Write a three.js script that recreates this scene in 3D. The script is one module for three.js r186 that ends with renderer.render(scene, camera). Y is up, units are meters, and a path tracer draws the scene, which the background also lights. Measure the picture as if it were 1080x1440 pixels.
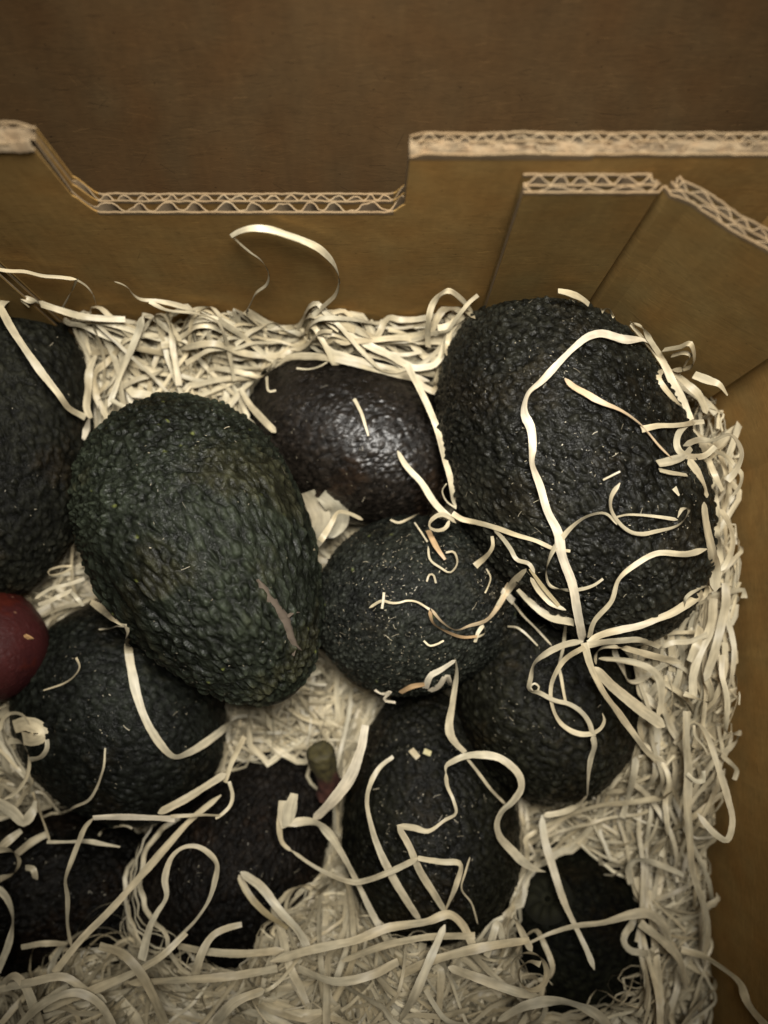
import * as THREE from 'three';
import { ImprovedNoise } from 'three/addons/math/ImprovedNoise.js';
import { mergeGeometries } from 'three/addons/utils/BufferGeometryUtils.js';

// ------------------------------------------------------------------ camera, light, exposure
const scene = new THREE.Scene();
const camera = new THREE.PerspectiveCamera(60, 768 / 1024, 0.01, 20);
camera.position.set(0, 0.26, 0);                      // held just above the fruit, looking almost straight down
camera.rotation.x = THREE.MathUtils.degToRad(-90 + 6.86);
camera.focus = 0.225; camera.userData.fStop = 8;
camera.updateMatrixWorld();
scene.background = new THREE.Color(0.02, 0.019, 0.017);   // dim indoor surroundings
const lampLight = new THREE.SpotLight(new THREE.Color(1.0, 0.965, 0.90), 1.0, 3, 0.58, 1, 2);   // soft shaded lamp hanging over the box
lampLight.position.set(0.018, 0.355, -0.058);
lampLight.target.position.set(0.0, 0, -0.058);
lampLight.castShadow = true; lampLight.shadow.radius = 2.6;
scene.add(lampLight, lampLight.target);
const renderer = new THREE.WebGLRenderer();
renderer.toneMapping = THREE.LinearToneMapping;
renderer.toneMappingExposure = 0.87;
renderer.shadowMap.enabled = true;

// ------------------------------------------------------------------ helpers
let seed = 12345;
function rnd() { seed |= 0; seed = seed + 0x6D2B79F5 | 0; let t = Math.imul(seed ^ seed >>> 15, 1 | seed); t = t + Math.imul(t ^ t >>> 7, 61 | t) ^ t; return ((t ^ t >>> 14) >>> 0) / 4294967296; }
const rr = (a, b) => a + (b - a) * rnd();
const noise = new ImprovedNoise();
const nz = (x, y, z) => noise.noise(x, y, z);
const V = (x, y, z) => new THREE.Vector3(x, y, z);
const lerp = THREE.MathUtils.lerp, clamp = THREE.MathUtils.clamp;
const sstep = (a, b, x) => { const t = clamp((x - a) / (b - a), 0, 1); return t * t * (3 - 2 * t); };
const F = 720 / Math.tan(Math.PI / 6), EYE = camera.position.clone(), ROT = camera.matrixWorld.clone().setPosition(0, 0, 0);
function ray(px, py) { return V((px - 540) / F, -(py - 720) / F, -1).applyMatrix4(ROT); }
function at(px, py, y) { const d = ray(px, py); return EYE.clone().addScaledVector(d, (y - EYE.y) / d.y); }   // a place seen in the photo, at height y
const used = {};
function numbered(n) { const k = used[n] = (used[n] ?? -1) + 1; return k ? `${n}_${String(k).padStart(3, '0')}` : n; }
function tag(o, label, category, group, kind) { o.userData.label = label; if (category) o.userData.category = category; if (group) o.userData.group = group; if (kind) o.userData.kind = kind; return o; }
function mesh(name, geo, mat, parent, plain) { const m = new THREE.Mesh(geo, mat); m.name = plain ? name : numbered(name); m.castShadow = m.receiveShadow = true; (parent || scene).add(m); return m; }
function group(name) { const g = new THREE.Group(); g.name = numbered(name); scene.add(g); return g; }

function hash3(x, y, z) { let h = Math.imul(x, 374761393) ^ Math.imul(y, 668265263) ^ Math.imul(z, 2147483647 ^ 0x51ab); h = Math.imul(h ^ h >>> 13, 1274126177); h ^= h >>> 16; return h >>> 0; }
const WO = { f1: 0, f2: 0, id: 0 };
function worley(x, y, z) {                            // two nearest feature points
  const ix = Math.floor(x), iy = Math.floor(y), iz = Math.floor(z); let a = 9, b = 9, id = 0;
  for (let i = -1; i < 2; i++) for (let j = -1; j < 2; j++) for (let k = -1; k < 2; k++) {
    const h = hash3(ix + i, iy + j, iz + k), h2 = Math.imul(h, 2654435761) >>> 0;
    const dx = ix + i + (h & 1023) / 1023 - x, dy = iy + j + (h >>> 10 & 1023) / 1023 - y, dz = iz + k + (h2 >>> 12 & 1023) / 1023 - z, d = dx * dx + dy * dy + dz * dz;
    if (d < a) { b = a; a = d; id = h; } else if (d < b) b = d;
  }
  WO.f1 = Math.sqrt(a); WO.f2 = Math.sqrt(b); WO.id = id; return WO;
}

// ------------------------------------------------------------------ textures
function dataTex(w, h, f, srgb, channels = 4) {
  const d = new Uint8Array(w * h * 4);
  for (let y = 0; y < h; y++) for (let x = 0; x < w; x++) { const c = f(x / w, y / h, x, y), i = (y * w + x) * 4; d[i] = c[0]; d[i + 1] = c[1]; d[i + 2] = c[2]; d[i + 3] = 255; }
  const t = new THREE.DataTexture(d, w, h); t.magFilter = THREE.LinearFilter; t.minFilter = THREE.LinearFilter; t.wrapS = t.wrapT = THREE.RepeatWrapping;
  if (srgb) t.colorSpace = THREE.SRGBColorSpace; t.needsUpdate = true; return t;
}
// kraft paper: short horizontal fibres, soft mottling, a few dark flecks (tile 0.16 m)
const KW = 1024, fib = new Float32Array(KW * KW);
for (let i = 0; i < 26000; i++) {
  let x = rnd() * KW, y = rnd() * KW; const n = 6 + rnd() * 26, a = (rnd() - 0.5) * 0.5 + (rnd() < 0.12 ? (rnd() - 0.5) * 2 : 0), s = (rnd() - 0.5) * (rnd() < 0.03 ? 0.6 : 0.2);
  for (let k = 0; k < n; k++) { x += Math.cos(a); y += Math.sin(a); fib[((y | 0) & 1023) * KW + ((x | 0) & 1023)] += s; }
}
const flecks = new Float32Array(KW * KW);
for (let i = 0; i < 420; i++) { const x = rnd() * KW | 0, y = rnd() * KW | 0, r = 1 + (rnd() * 2 | 0); for (let a = 0; a <= r; a++) for (let b = 0; b < r; b++) flecks[(y + b & 1023) * KW + (x + a & 1023)] = 0.4 * rnd(); }
const pn = (u, v, f, s) => { const a = 2 * Math.PI; return nz(Math.cos(a * u) * f + s, Math.sin(a * u) * f + 3.1 * s, Math.cos(a * v) * f * 0.9 + 7 * s) + nz(Math.sin(a * v) * f + 5 * s, Math.cos(a * u) * f, Math.sin(a * u) * f + s); };
const kraftVal = (u, v, x, y) => 1 + 0.05 * pn(u, v, 1.3, 1.7) + 0.035 * pn(u, v, 5, 4.3) + 0.03 * pn(u, v, 17, 2.2) + fib[y * KW + x] * 0.8 - flecks[y * KW + x];
const kraftMap = dataTex(KW, KW, (u, v, x, y) => { const k = kraftVal(u, v, x, y), g = 1 + 0.03 * pn(u, v, 3, 9.1); return [clamp(210 * k, 0, 255), clamp(209 * k * g, 0, 255), clamp(206 * k * g * g, 0, 255)]; }, true);
const kraftBump = dataTex(KW, KW, (u, v, x, y) => { const k = 128 + fib[y * KW + x] * 120 + 20 * pn(u, v, 17, 2.2); return [k, k, k]; });
// wood fibre streaks running along a shaving (u across, v along)
const streak = (u, v, s) => nz(u * 9 + s, v * 1.7, s) * 0.6 + nz(u * 22, v * 4 + s, 2 * s) * 0.4;
const woodMap = dataTex(128, 1024, (u, v) => { const w = v < 0.5 ? v : 1 - v, k = 1 + 0.24 * streak(u, w * 8, 3.3) + 0.06 * nz(u * 3, w * 60, 1.1), y = 1 + 0.05 * nz(u * 2, w * 9, 8.8); return [clamp(226 * k, 0, 255), clamp(224 * k * (1 + (y - 1) * 0.4), 0, 255), clamp(218 * k * y, 0, 255)]; }, true);
const woodBump = dataTex(128, 1024, (u, v) => { const w = v < 0.5 ? v : 1 - v, k = 128 + 100 * streak(u, w * 8, 3.3); return [k, k, k]; });
const fineBump = dataTex(512, 512, (u, v) => { const a = pn(u, v, 4.2, 1.3), b = pn(u, v, 9.5, 3.7), k = clamp(120 + 70 * Math.abs(a) + 90 * b * b + 40 * b, 0, 255); return [k, k, k]; });

const kraft = (r, g, b) => new THREE.MeshPhysicalMaterial({ specularIntensity: 0.2, color: new THREE.Color().setRGB(r, g, b), map: kraftMap, bumpMap: kraftBump, bumpScale: 0.00012, roughness: 0.88, side: THREE.DoubleSide });
const M = {
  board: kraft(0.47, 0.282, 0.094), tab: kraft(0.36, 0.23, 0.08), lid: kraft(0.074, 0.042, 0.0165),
  edge: new THREE.MeshPhysicalMaterial({ specularIntensity: 0.2, color: new THREE.Color().setRGB(0.30, 0.215, 0.125), map: kraftMap, roughness: 0.95, side: THREE.DoubleSide }),
  flute: new THREE.MeshStandardMaterial({ color: new THREE.Color().setRGB(0.36, 0.26, 0.15), map: kraftMap, roughness: 0.95, side: THREE.DoubleSide }),
  torn: new THREE.MeshStandardMaterial({ color: new THREE.Color().setRGB(0.30, 0.215, 0.125), map: kraftMap, bumpMap: kraftBump, bumpScale: 0.0003, roughness: 0.95, side: THREE.DoubleSide }),
  straw: new THREE.MeshStandardMaterial({ color: 0xffffff, vertexColors: true, map: woodMap, bumpMap: woodBump, bumpScale: 0.00012, roughness: 0.5, side: THREE.DoubleSide }),
  table: new THREE.MeshStandardMaterial({ color: new THREE.Color().setRGB(0.16, 0.14, 0.12), bumpMap: fineBump, bumpScale: 0.0002, roughness: 0.7 }),
};

// ------------------------------------------------------------------ the corrugated box
const ZB = -0.0902, FLOOR = -0.082, T = 0.0042;
// an upright paper sheet along a plan polyline; top(s) is its height
function sheet(pts, top, bottom, th, ds0 = 0) {
  const P = [], U = [], I = []; let s = ds0; const n = pts.length;
  for (let i = 0; i < n; i++) {
    const a = pts[Math.max(0, i - 1)], b = pts[Math.min(n - 1, i + 1)], l = Math.hypot(b[0] - a[0], b[1] - a[1]) || 1, nx = -(b[1] - a[1]) / l, nzz = (b[0] - a[0]) / l;
    if (i) s += Math.hypot(pts[i][0] - pts[i - 1][0], pts[i][1] - pts[i - 1][1]);
    const y = top(pts[i][0], pts[i][1], s);
    for (const [o, yy] of [[0.5, bottom], [0.5, y], [-0.5, y], [-0.5, bottom]]) { P.push(pts[i][0] + nx * th * o, yy, pts[i][1] + nzz * th * o); U.push(s / 0.16, (yy + o * th) / 0.16); }
    if (i) { const k = i * 4; for (let j = 0; j < 3; j++) { const p = k - 4 + j, q = k + j; I.push(p, p + 1, q, q, p + 1, q + 1); } }
  }
  for (const k of [0, (n - 1) * 4]) I.push(k, k + 1, k + 2, k, k + 2, k + 3);
  const g = new THREE.BufferGeometry(); g.setAttribute('position', new THREE.Float32BufferAttribute(P, 3)); g.setAttribute('uv', new THREE.Float32BufferAttribute(U, 2)); g.setIndex(I);
  const f = g.toNonIndexed(); f.computeVertexNormals(); return f;
}
function resample(poly, step) {                       // even points with normals along a plan polyline
  const out = []; let s = 0;
  for (let i = 0; i < poly.length - 1; i++) {
    const [a, b] = [poly[i], poly[i + 1]], l = Math.hypot(b[0] - a[0], b[1] - a[1]), n = Math.max(1, Math.round(l / step));
    for (let k = i ? 1 : 0; k <= n; k++) out.push({ x: lerp(a[0], b[0], k / n), z: lerp(a[1], b[1], k / n), s: s + l * k / n });
    s += l;
  }
  out.forEach((p, i) => { const a = out[Math.max(0, i - 2)], b = out[Math.min(out.length - 1, i + 2)], l = Math.hypot(b.x - a.x, b.z - a.z); p.nx = -(b.z - a.z) / l; p.nz = (b.x - a.x) / l; });
  return out;
}
// double-wall board: three liners and two fluted papers between them; the inner face lies on the polyline, the board grows to the other side
function board(name, poly, top, bottom, parent, mat, o = {}) {
  const pts = resample(poly, 0.0006), dir = o.dir ?? -1, t = o.t ?? T, p1 = o.p1 ?? 0.0064, p2 = o.p2 ?? 0.0037, m = o.mid ?? 0.6;
  const off = (d, w = 0) => pts.map((p) => [p.x + dir * p.nx * (typeof d === 'function' ? d(p) : d), p.z + dir * p.nz * (typeof d === 'function' ? d(p) : d)]);
  const sd = o.seed ?? 1, wob = (p, k) => 0.00022 * nz(p.s * 120, k, sd) + 0.00012 * nz(p.s * 500, k, sd);
  const jag = (k, a = 0.0003) => (x, z, s) => top(x, z, s) + a * nz(s * 700, k, sd) + a * nz(s * 230, k + 5, sd);
  const g = mesh(name, mergeGeometries([sheet(off((p) => wob(p, 1) * 0.3), jag(1), bottom, 0.00034), sheet(off((p) => t * m + wob(p, 2)), jag(2), bottom, 0.0003), sheet(off((p) => t + wob(p, 3) * 0.6), jag(3), bottom, 0.00034)]), mat, parent, true);
  const fl = (a, b, p, ph) => sheet(off((q) => { const w = Math.sin(2 * Math.PI * q.s / p + ph + 2.6 * nz(q.s * 90, ph, sd)), e = Math.sign(w) * Math.pow(Math.abs(w), 0.75); return lerp(a, b, 0.5 + (0.44 + 0.12 * nz(q.s * 140, ph + 3, sd)) * e) + wob(q, 4) * 0.6; }), jag(4, 0.0009), bottom, 0.00028);
  mesh('flute', mergeGeometries([fl(0.0002, t * m - 0.0002, p1, sd), fl(t * m + 0.0002, t - 0.0002, p2, sd * 2)]), M.flute, g, true);
  // the cut edge of each liner: paler, dusty paper
  const band = (o2, k, th) => { const P = off(o2), top2 = jag(k), gs = []; let run = []; const lim = 0.004; const flush = () => { if (run.length > 1) { const mn = Math.min(...run.map((r) => r[2])); gs.push(sheet(run, (x, z, s) => top2(x, z, s + run[0][3]) + 0.00014, mn - 0.0009, th)); } run = []; };
    P.forEach((p, n) => { const y = top(p[0], p[1], pts[n].s); if (run.length && (Math.abs(y - run[run.length - 1][2]) > 0.0005 || Math.max(y, ...run.map((r) => r[2])) - Math.min(y, ...run.map((r) => r[2])) > lim || run.length > 60)) { const last = run[run.length - 1]; flush(); if (Math.abs(y - last[2]) < 0.0005) run = [last]; } run.push([p[0], p[1], y, pts[n].s]); }); flush(); return gs; };
  mesh('cut_edge', mergeGeometries([...band((p) => wob(p, 1) * 0.3, 1, 0.00042), ...band((p) => t * m + wob(p, 2), 2, 0.00038), ...band((p) => t + wob(p, 3) * 0.6, 3, 0.00042)]), M.edge, g, true);
  return g;
}
const box = group('cardboard_box');
tag(box, 'open brown corrugated cardboard box holding the avocados and straw', 'box');
// back wall: left shoulder, low notch, tall right post (the board is cut through its flutes on top)
const seg = (x0, x1) => [[x0, ZB], [x1, ZB]];
const wallTop = (x) => x < -0.0671 ? 0.1000 - 0.002 * sstep(-0.071, -0.0672, x) : x < 0.0048 ? 0.0712 + 0.008 * Math.pow(sstep(-0.0625, -0.067, x), 2) + 0.004 * Math.pow(sstep(0.0005, 0.0047, x), 2) : 0.0962 - 0.0012 * Math.pow(sstep(0.0095, 0.0049, x), 2) + 0.0006 * nz(x * 90, 1, 2);
board('back_wall', seg(-0.205, 0.118), wallTop, FLOOR, box, M.board, { seed: 5, t: 0.0043 });
// frayed pale lips where the blade tore the paper
function lip(x0, x1, y, zf, zb, sd) {
  const P = [], U = [], I = [], C = 8; let r = 0;
  for (let x = x0; x <= x1; x += 0.0005, r++) for (let c = 0; c <= C; c++) {
    const v = c / C, z = lerp(zf, zb, v) + 0.0003 * nz(x * 300, v * 4, sd), hole = sstep(0.0, 0.3, nz(x * 230, v * 3.2, sd + 4)) * sstep(0, 0.35, v) * sstep(1, 0.75, v);
    P.push(x, y + 0.0005 * nz(x * 420, v * 6, sd) + 0.0004 * nz(x * 1300, v * 12, sd) - 0.0022 * hole - (c === 0 ? 0.0022 + 0.0012 * nz(x * 150, 1, sd) : 0) - (c === C ? 0.003 : 0), c === 0 ? zf + 0.0003 : z); U.push(x / 0.05, v * 0.1);
    if (r && c) { const q = r * (C + 1) + c, p = q - C - 1; I.push(p - 1, p, q - 1, q - 1, p, q); }
  }
  const g = new THREE.BufferGeometry(); g.setAttribute('position', new THREE.Float32BufferAttribute(P, 3)); g.setAttribute('uv', new THREE.Float32BufferAttribute(U, 2)); g.setIndex(I); g.computeVertexNormals(); return g;
}
mesh('torn_edge', lip(0.0050, 0.118, 0.0966, ZB - 0.0003, ZB - 0.0028, 4), M.torn, box, true);
mesh('torn_edge', lip(-0.09, -0.0674, 0.1004, ZB + 0.0004, ZB - 0.0036, 9), M.torn, box, true);
// right wall, bowed where it meets the back corner
board('right_wall', [[0.0862, ZB + 0.0005], [0.099, -0.064], [0.1065, -0.043], [0.1078, 0.02], [0.106, 0.11], [0.104, 0.205]], () => 0.093, FLOOR, box, M.board, { dir: -1, seed: 11 });
board('left_wall', [[-0.205, 0.205], [-0.205, ZB]], () => 0.093, FLOOR, box, M.board, { seed: 13 });
board('front_wall', [[0.104, 0.205], [-0.205, 0.205]], () => 0.093, FLOOR, box, M.board, { seed: 17 });
// corner post: tab flat on the back wall, then folded across the corner
const tabTop = 0.0893;
board('corner_tab', [[0.0283, ZB + 0.0044], [0.0556, ZB + 0.0044], [0.0568, ZB + 0.0030]], () => tabTop, FLOOR, box, M.tab, { t: 0.0038, p1: 0.0073, p2: 0.0046, mid: 0.4, dir: -1, seed: 21 });
board('corner_flap', [[0.0571, ZB + 0.0029], [0.0584, ZB + 0.0048], [0.0625, -0.0838], [0.0700, -0.0782], [0.0945, -0.0637]], (x, z) => tabTop - 0.0004 + 0.0006 * nz(x * 160, 2, 2), FLOOR, box, M.tab, { t: 0.0036, p1: 0.0068, p2: 0.0044, mid: 0.45, dir: -1, seed: 23 });
board('left_tab', [[-0.15, ZB + 0.0040], [-0.0972, ZB + 0.0040]], () => 0.085, FLOOR, box, M.tab, { t: 0.0036, dir: -1, seed: 27 });
// floor and the lid panel leaning back behind the notch
{
  const g = new THREE.BoxGeometry(0.33, 0.005, 0.31); const uv = g.attributes.uv; for (let i = 0; i < uv.count; i++) uv.setXY(i, uv.getX(i) * 2, uv.getY(i) * 2);
  g.translate(-0.045, FLOOR - 0.003, 0.056); mesh('box_floor', g, M.board, box, true);
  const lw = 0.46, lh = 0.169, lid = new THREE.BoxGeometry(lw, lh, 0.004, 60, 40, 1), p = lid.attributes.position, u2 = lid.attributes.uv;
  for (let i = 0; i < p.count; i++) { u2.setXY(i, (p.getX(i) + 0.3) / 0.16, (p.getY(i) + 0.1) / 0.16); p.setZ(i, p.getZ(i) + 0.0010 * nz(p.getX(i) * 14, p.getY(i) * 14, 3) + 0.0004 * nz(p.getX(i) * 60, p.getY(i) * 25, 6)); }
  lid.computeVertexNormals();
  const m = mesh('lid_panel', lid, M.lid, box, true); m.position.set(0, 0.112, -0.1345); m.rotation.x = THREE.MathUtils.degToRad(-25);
}
{
  const t = mesh('tabletop', new THREE.BoxGeometry(1.6, 0.03, 1.2), M.table); t.position.set(0, FLOOR - 0.0212, 0.1); tag(t, 'dark tabletop under the cardboard box', 'table', null, 'structure');
}

// ------------------------------------------------------------------ avocados
const fruits = [];
// px, py: centre seen in the photo; y: its height; ang: long axis in the picture (degrees, 0 = right, 90 = down); half length / radius in metres; pear > 0 narrows the far end
function fruitShape(o) {
  const f = { c: at(o.px, o.py, o.y), L: o.L, R: o.R, pear: o.pear ?? 0.15, neck: o.neck ?? 0, ...o };
  const a = o.ang * Math.PI / 180, e = (o.elev ?? 0) * Math.PI / 180;
  f.ax = V(Math.cos(a) * Math.cos(e), Math.sin(e), Math.sin(a) * Math.cos(e));
  f.bx = V(0, 1, 0).addScaledVector(f.ax, -f.ax.y).normalize(); f.cx = f.ax.clone().cross(f.bx);
  f.prof = (t) => { const s = Math.sqrt(Math.max(0, 1 - t * t)); return s * (1 - f.pear * t) * (1 - f.neck * sstep(0.1, 1, t)); };
  let mx = 0; for (let t = -1; t <= 1; t += 0.01) mx = Math.max(mx, f.prof(t)); f.norm = 1 / mx;
  f.rad = (t) => f.R * f.norm * f.prof(t);
  f.point = (t, phi, lift = 0) => { const r = f.rad(t) + 0, k = 1 + f.lump * (nz(Math.cos(phi) * 0.8 + o.px, Math.sin(phi) * 0.8, t * 1.1 + o.py)); return f.c.clone().addScaledVector(f.ax, t * f.L).addScaledVector(f.bx, (r * k + lift) * Math.cos(phi)).addScaledVector(f.cx, (r * k + lift) * Math.sin(phi)); };
  f.lump = o.lump ?? 0.05;
  f.inside = (p, m = 0) => { const d = p.clone().sub(f.c), t = d.dot(f.ax) / (f.L + m); if (Math.abs(t) >= 1) return false; const rb = d.dot(f.bx), rc = d.dot(f.cx); return Math.hypot(rb, rc) < f.rad(t) + m; };
  const N = 48, G = 40, P = [], I = [];
  for (let j = 0; j <= G; j++) { const t = -Math.cos(Math.PI * j / G); for (let i = 0; i < N; i++) { const q = f.point(t, 2 * Math.PI * i / N); P.push(q.x, q.y, q.z); } }
  for (let j = 0; j < G; j++) for (let i = 0; i < N; i++) { const a0 = j * N + i, b0 = j * N + (i + 1) % N; I.push(a0, a0 + N, b0, b0, a0 + N, b0 + N); }
  const g = new THREE.BufferGeometry(); g.setAttribute('position', new THREE.Float32BufferAttribute(P, 3)); g.setIndex(I); g.computeBoundingSphere();
  f.proxy = new THREE.Mesh(g, new THREE.MeshBasicMaterial({ side: THREE.DoubleSide })); f.proxy.updateMatrixWorld();
  fruits.push(f); return f;
}
const caster = new THREE.Raycaster();
function hitFruit(px, py) {                           // nearest fruit surface along a line of sight
  const d = ray(px, py).normalize(); caster.set(EYE, d); let best = null;
  for (const f of fruits) { const s = f.proxy.geometry.boundingSphere; if (!caster.ray.intersectsSphere(s)) continue; const h = caster.intersectObject(f.proxy)[0]; if (h && (!best || h.distance < best.distance)) best = { distance: h.distance, point: h.point, normal: h.face.normal.clone(), f }; }
  if (best && best.normal.dot(d) > 0) best.normal.negate();
  return best;
}
function makeFruit(f, name, label, category) {
  const base = f.c.clone(); base.y -= f.R;
  const NU = f.nu ?? 340, NV = f.nv ?? 220, s = f.skin, P = [], C = [], I = [], U = [], out = V();
  for (let j = 0; j <= NV; j++) {
    const t = -Math.cos(Math.PI * (0.004 + 0.992 * j / NV));
    for (let i = 0; i < NU; i++) {
      const phi = 2 * Math.PI * i / NU + Math.PI, q = f.point(t, phi);
      // own coordinates, in cells of the skin's pebbles; stretched along the fruit where the skin is ridged
      const la = t * f.L, lb = f.rad(t) * Math.cos(phi), lc = f.rad(t) * Math.sin(phi), cs = s.cell, st = lerp(1, s.stretch, sstep(s.s0 ?? -0.5, s.s1 ?? 0.3, t * (s.sdir ?? 1)));
      const wx = nz(la * 90, lb * 90, lc * 90 + f.px) * 0.55, wy = nz(lb * 90 + 9, lc * 90, la * 90) * 0.55, wz = nz(lc * 90 + 17, la * 90, lb * 90) * 0.55;
      const w = worley(la / (cs * st) + wx + f.px, lb / cs + wy, lc / cs + wz), peb = sstep(0.02, 0.5, w.f2 - w.f1) * (1 - 0.35 * w.f1), id = (w.id >>> 8 & 255) / 255;
      const n1 = nz(la * 420 / st, lb * 420, lc * 420 + 3), n2 = nz(la * 1300 / st, lb * 1300, lc * 1300), n3 = nz(la * 38, lb * 38, lc * 38 + f.py), n4 = nz(la * 160 / st, lb * 160, lc * 160 + 40);
      const h = 1.3 * s.amp * (peb * (0.6 + 0.7 * id) - 0.5 + 0.6 * n1 + 0.34 * n2 + 0.6 * n4) * sstep(0, 0.06, 1 - Math.abs(t));
      out.subVectors(q, f.c).addScaledVector(f.ax, -la * 0.55).normalize();
      q.addScaledVector(out, h);
      P.push(q.x - base.x, q.y - base.y, q.z - base.z); U.push(i / NU * 12, t * 6);
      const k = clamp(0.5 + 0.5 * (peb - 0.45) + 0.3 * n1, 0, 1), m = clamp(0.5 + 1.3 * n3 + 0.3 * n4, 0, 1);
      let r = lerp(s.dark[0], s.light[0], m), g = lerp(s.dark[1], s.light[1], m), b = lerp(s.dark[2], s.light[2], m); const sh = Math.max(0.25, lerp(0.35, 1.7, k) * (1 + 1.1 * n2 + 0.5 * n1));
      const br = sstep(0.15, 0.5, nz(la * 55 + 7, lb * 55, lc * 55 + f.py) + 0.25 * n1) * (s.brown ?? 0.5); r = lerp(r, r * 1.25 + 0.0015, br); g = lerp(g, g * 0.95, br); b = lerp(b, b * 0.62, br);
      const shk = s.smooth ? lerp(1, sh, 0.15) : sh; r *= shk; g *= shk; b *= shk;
      if (s.dots) { const d = worley(la * 260 + 50, lb * 260, lc * 260); if (d.f1 < 0.16 && (d.id & 7) < s.dots) { const a = 1 - sstep(0.07, 0.16, d.f1); r = lerp(r, s.dotColor[0], a); g = lerp(g, s.dotColor[1], a); b = lerp(b, s.dotColor[2], a); } }
      C.push(r, g, b);
    }
  }
  for (let j = 0; j < NV; j++) for (let i = 0; i < NU; i++) { const a = j * NU + i, b = j * NU + (i + 1) % NU; I.push(a, b, a + NU, b, b + NU, a + NU); }
  for (const [ring, flip] of [[0, 1], [NV, 0]]) { const c = P.length / 3, q = f.c.clone().addScaledVector(f.ax, (ring ? 1 : -1) * f.L * 0.9999); P.push(q.x - base.x, q.y - base.y, q.z - base.z); C.push(...s.dark); U.push(0, 0); for (let i = 0; i < NU; i++) { const a = ring * NU + i, b = ring * NU + (i + 1) % NU; flip ? I.push(a, c, b) : I.push(a, b, c); } }
  const g = new THREE.BufferGeometry(); g.setAttribute('position', new THREE.Float32BufferAttribute(P, 3)); g.setAttribute('color', new THREE.Float32BufferAttribute(C, 3)); g.setAttribute('uv', new THREE.Float32BufferAttribute(U, 2)); g.setIndex(I); g.computeVertexNormals();
  const mat = new THREE.MeshPhysicalMaterial({ vertexColors: true, roughness: s.rough, clearcoat: s.coat ?? 0, clearcoatRoughness: 0.3, bumpMap: fineBump, bumpScale: s.fine ?? 0.0003, specularIntensity: (s.spec ?? 1) * 0.38 });
  const root = mesh(name, g, mat); root.position.copy(base); tag(root, label, category); f.root = root; return root;
}
const black = { cell: 0.0021, stretch: 1, amp: 0.00055, dark: [0.0052, 0.0051, 0.0032], light: [0.0102, 0.0100, 0.0062], rough: 0.32, spec: 0.8 };
const A = {};
A.left = fruitShape({ px: 12, py: 625, y: -0.002, ang: 90, L: 0.046, R: 0.0245, pear: 0.08, skin: { ...black, cell: 0.0026, dark: [0.006, 0.006, 0.004], light: [0.012, 0.012, 0.008], rough: 0.45, spec: 0.55 } });
A.green = fruitShape({ px: 292, py: 776, y: 0.014, ang: 61, L: 0.0462, R: 0.0309, pear: 0.19, nu: 460, nv: 320, skin: { cell: 0.0024, stretch: 2.3, s0: -0.6, s1: 0.1, amp: 0.0007, dark: [0.0078, 0.0092, 0.006], light: [0.0165, 0.0198, 0.0125], rough: 0.38, spec: 0.9, dots: 2, dotColor: [0.1, 0.11, 0.03], fine: 0.00028 } });
A.brown = fruitShape({ px: 500, py: 617, y: -0.016, ang: 24, elev: 12, L: 0.0368, R: 0.0266, pear: 0.04, skin: { ...black, cell: 0.0019, amp: 0.00024, dark: [0.0065, 0.0052, 0.004], light: [0.012, 0.0094, 0.007], rough: 0.27, coat: 0.25, spec: 1.3, fine: 0.00016 } });
A.big = fruitShape({ px: 804, py: 658, y: 0.012, ang: 66, L: 0.0530, R: 0.0345, pear: 0.02, nu: 500, nv: 330, skin: { ...black, cell: 0.0021, amp: 0.0006, stretch: 1.3, dark: [0.0066, 0.0065, 0.0047], light: [0.0132, 0.0131, 0.0094], rough: 0.34, brown: 0.3 } });
A.mid = fruitShape({ px: 584, py: 850, y: -0.006, ang: -10, elev: 10, L: 0.0305, R: 0.0265, pear: 0.02, nu: 420, nv: 260, skin: { ...black, cell: 0.0015, amp: 0.00042, dark: [0.008, 0.0088, 0.007], light: [0.017, 0.0185, 0.014], rough: 0.36, dots: 1, dotColor: [0.08, 0.09, 0.03] } });
A.right = fruitShape({ px: 770, py: 985, y: -0.02, ang: 80, L: 0.0315, R: 0.0278, pear: 0.05, skin: { ...black, cell: 0.0028, amp: 0.0004, rough: 0.32 } });
A.long = fruitShape({ px: 603, py: 1140, y: -0.033, ang: -95, L: 0.0395, R: 0.0282, pear: 0.2, skin: { ...black, cell: 0.0022, amp: 0.0004, rough: 0.36 } });
A.low = fruitShape({ px: 176, py: 1002, y: -0.024, ang: 60, L: 0.0355, R: 0.0315, pear: 0.06, skin: { ...black, cell: 0.0024, amp: 0.0004, dark: [0.006, 0.0066, 0.005], light: [0.011, 0.0125, 0.009], rough: 0.34 } });
A.red = fruitShape({ px: -44, py: 905, y: -0.003, ang: 6, elev: 8, L: 0.0235, R: 0.0194, pear: 0.08, skin: { cell: 0.002, stretch: 1, amp: 0.00008, fine: 0.00008, smooth: 1, spec: 0.8, brown: 1, dark: [0.022, 0.0055, 0.006], light: [0.046, 0.0115, 0.0105], rough: 0.42, dots: 1, dotColor: [0.2, 0.1, 0.06] } });
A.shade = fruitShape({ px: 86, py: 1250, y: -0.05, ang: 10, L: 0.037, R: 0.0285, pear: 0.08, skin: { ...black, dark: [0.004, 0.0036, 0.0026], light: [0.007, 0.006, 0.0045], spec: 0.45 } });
A.stem = fruitShape({ px: 340, py: 1200, y: -0.046, ang: -52, L: 0.041, R: 0.0285, pear: 0.22, neck: 0.1, skin: { ...black, dark: [0.0042, 0.0036, 0.0027], light: [0.009, 0.007, 0.0052], rough: 0.42, spec: 0.45 } });
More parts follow.
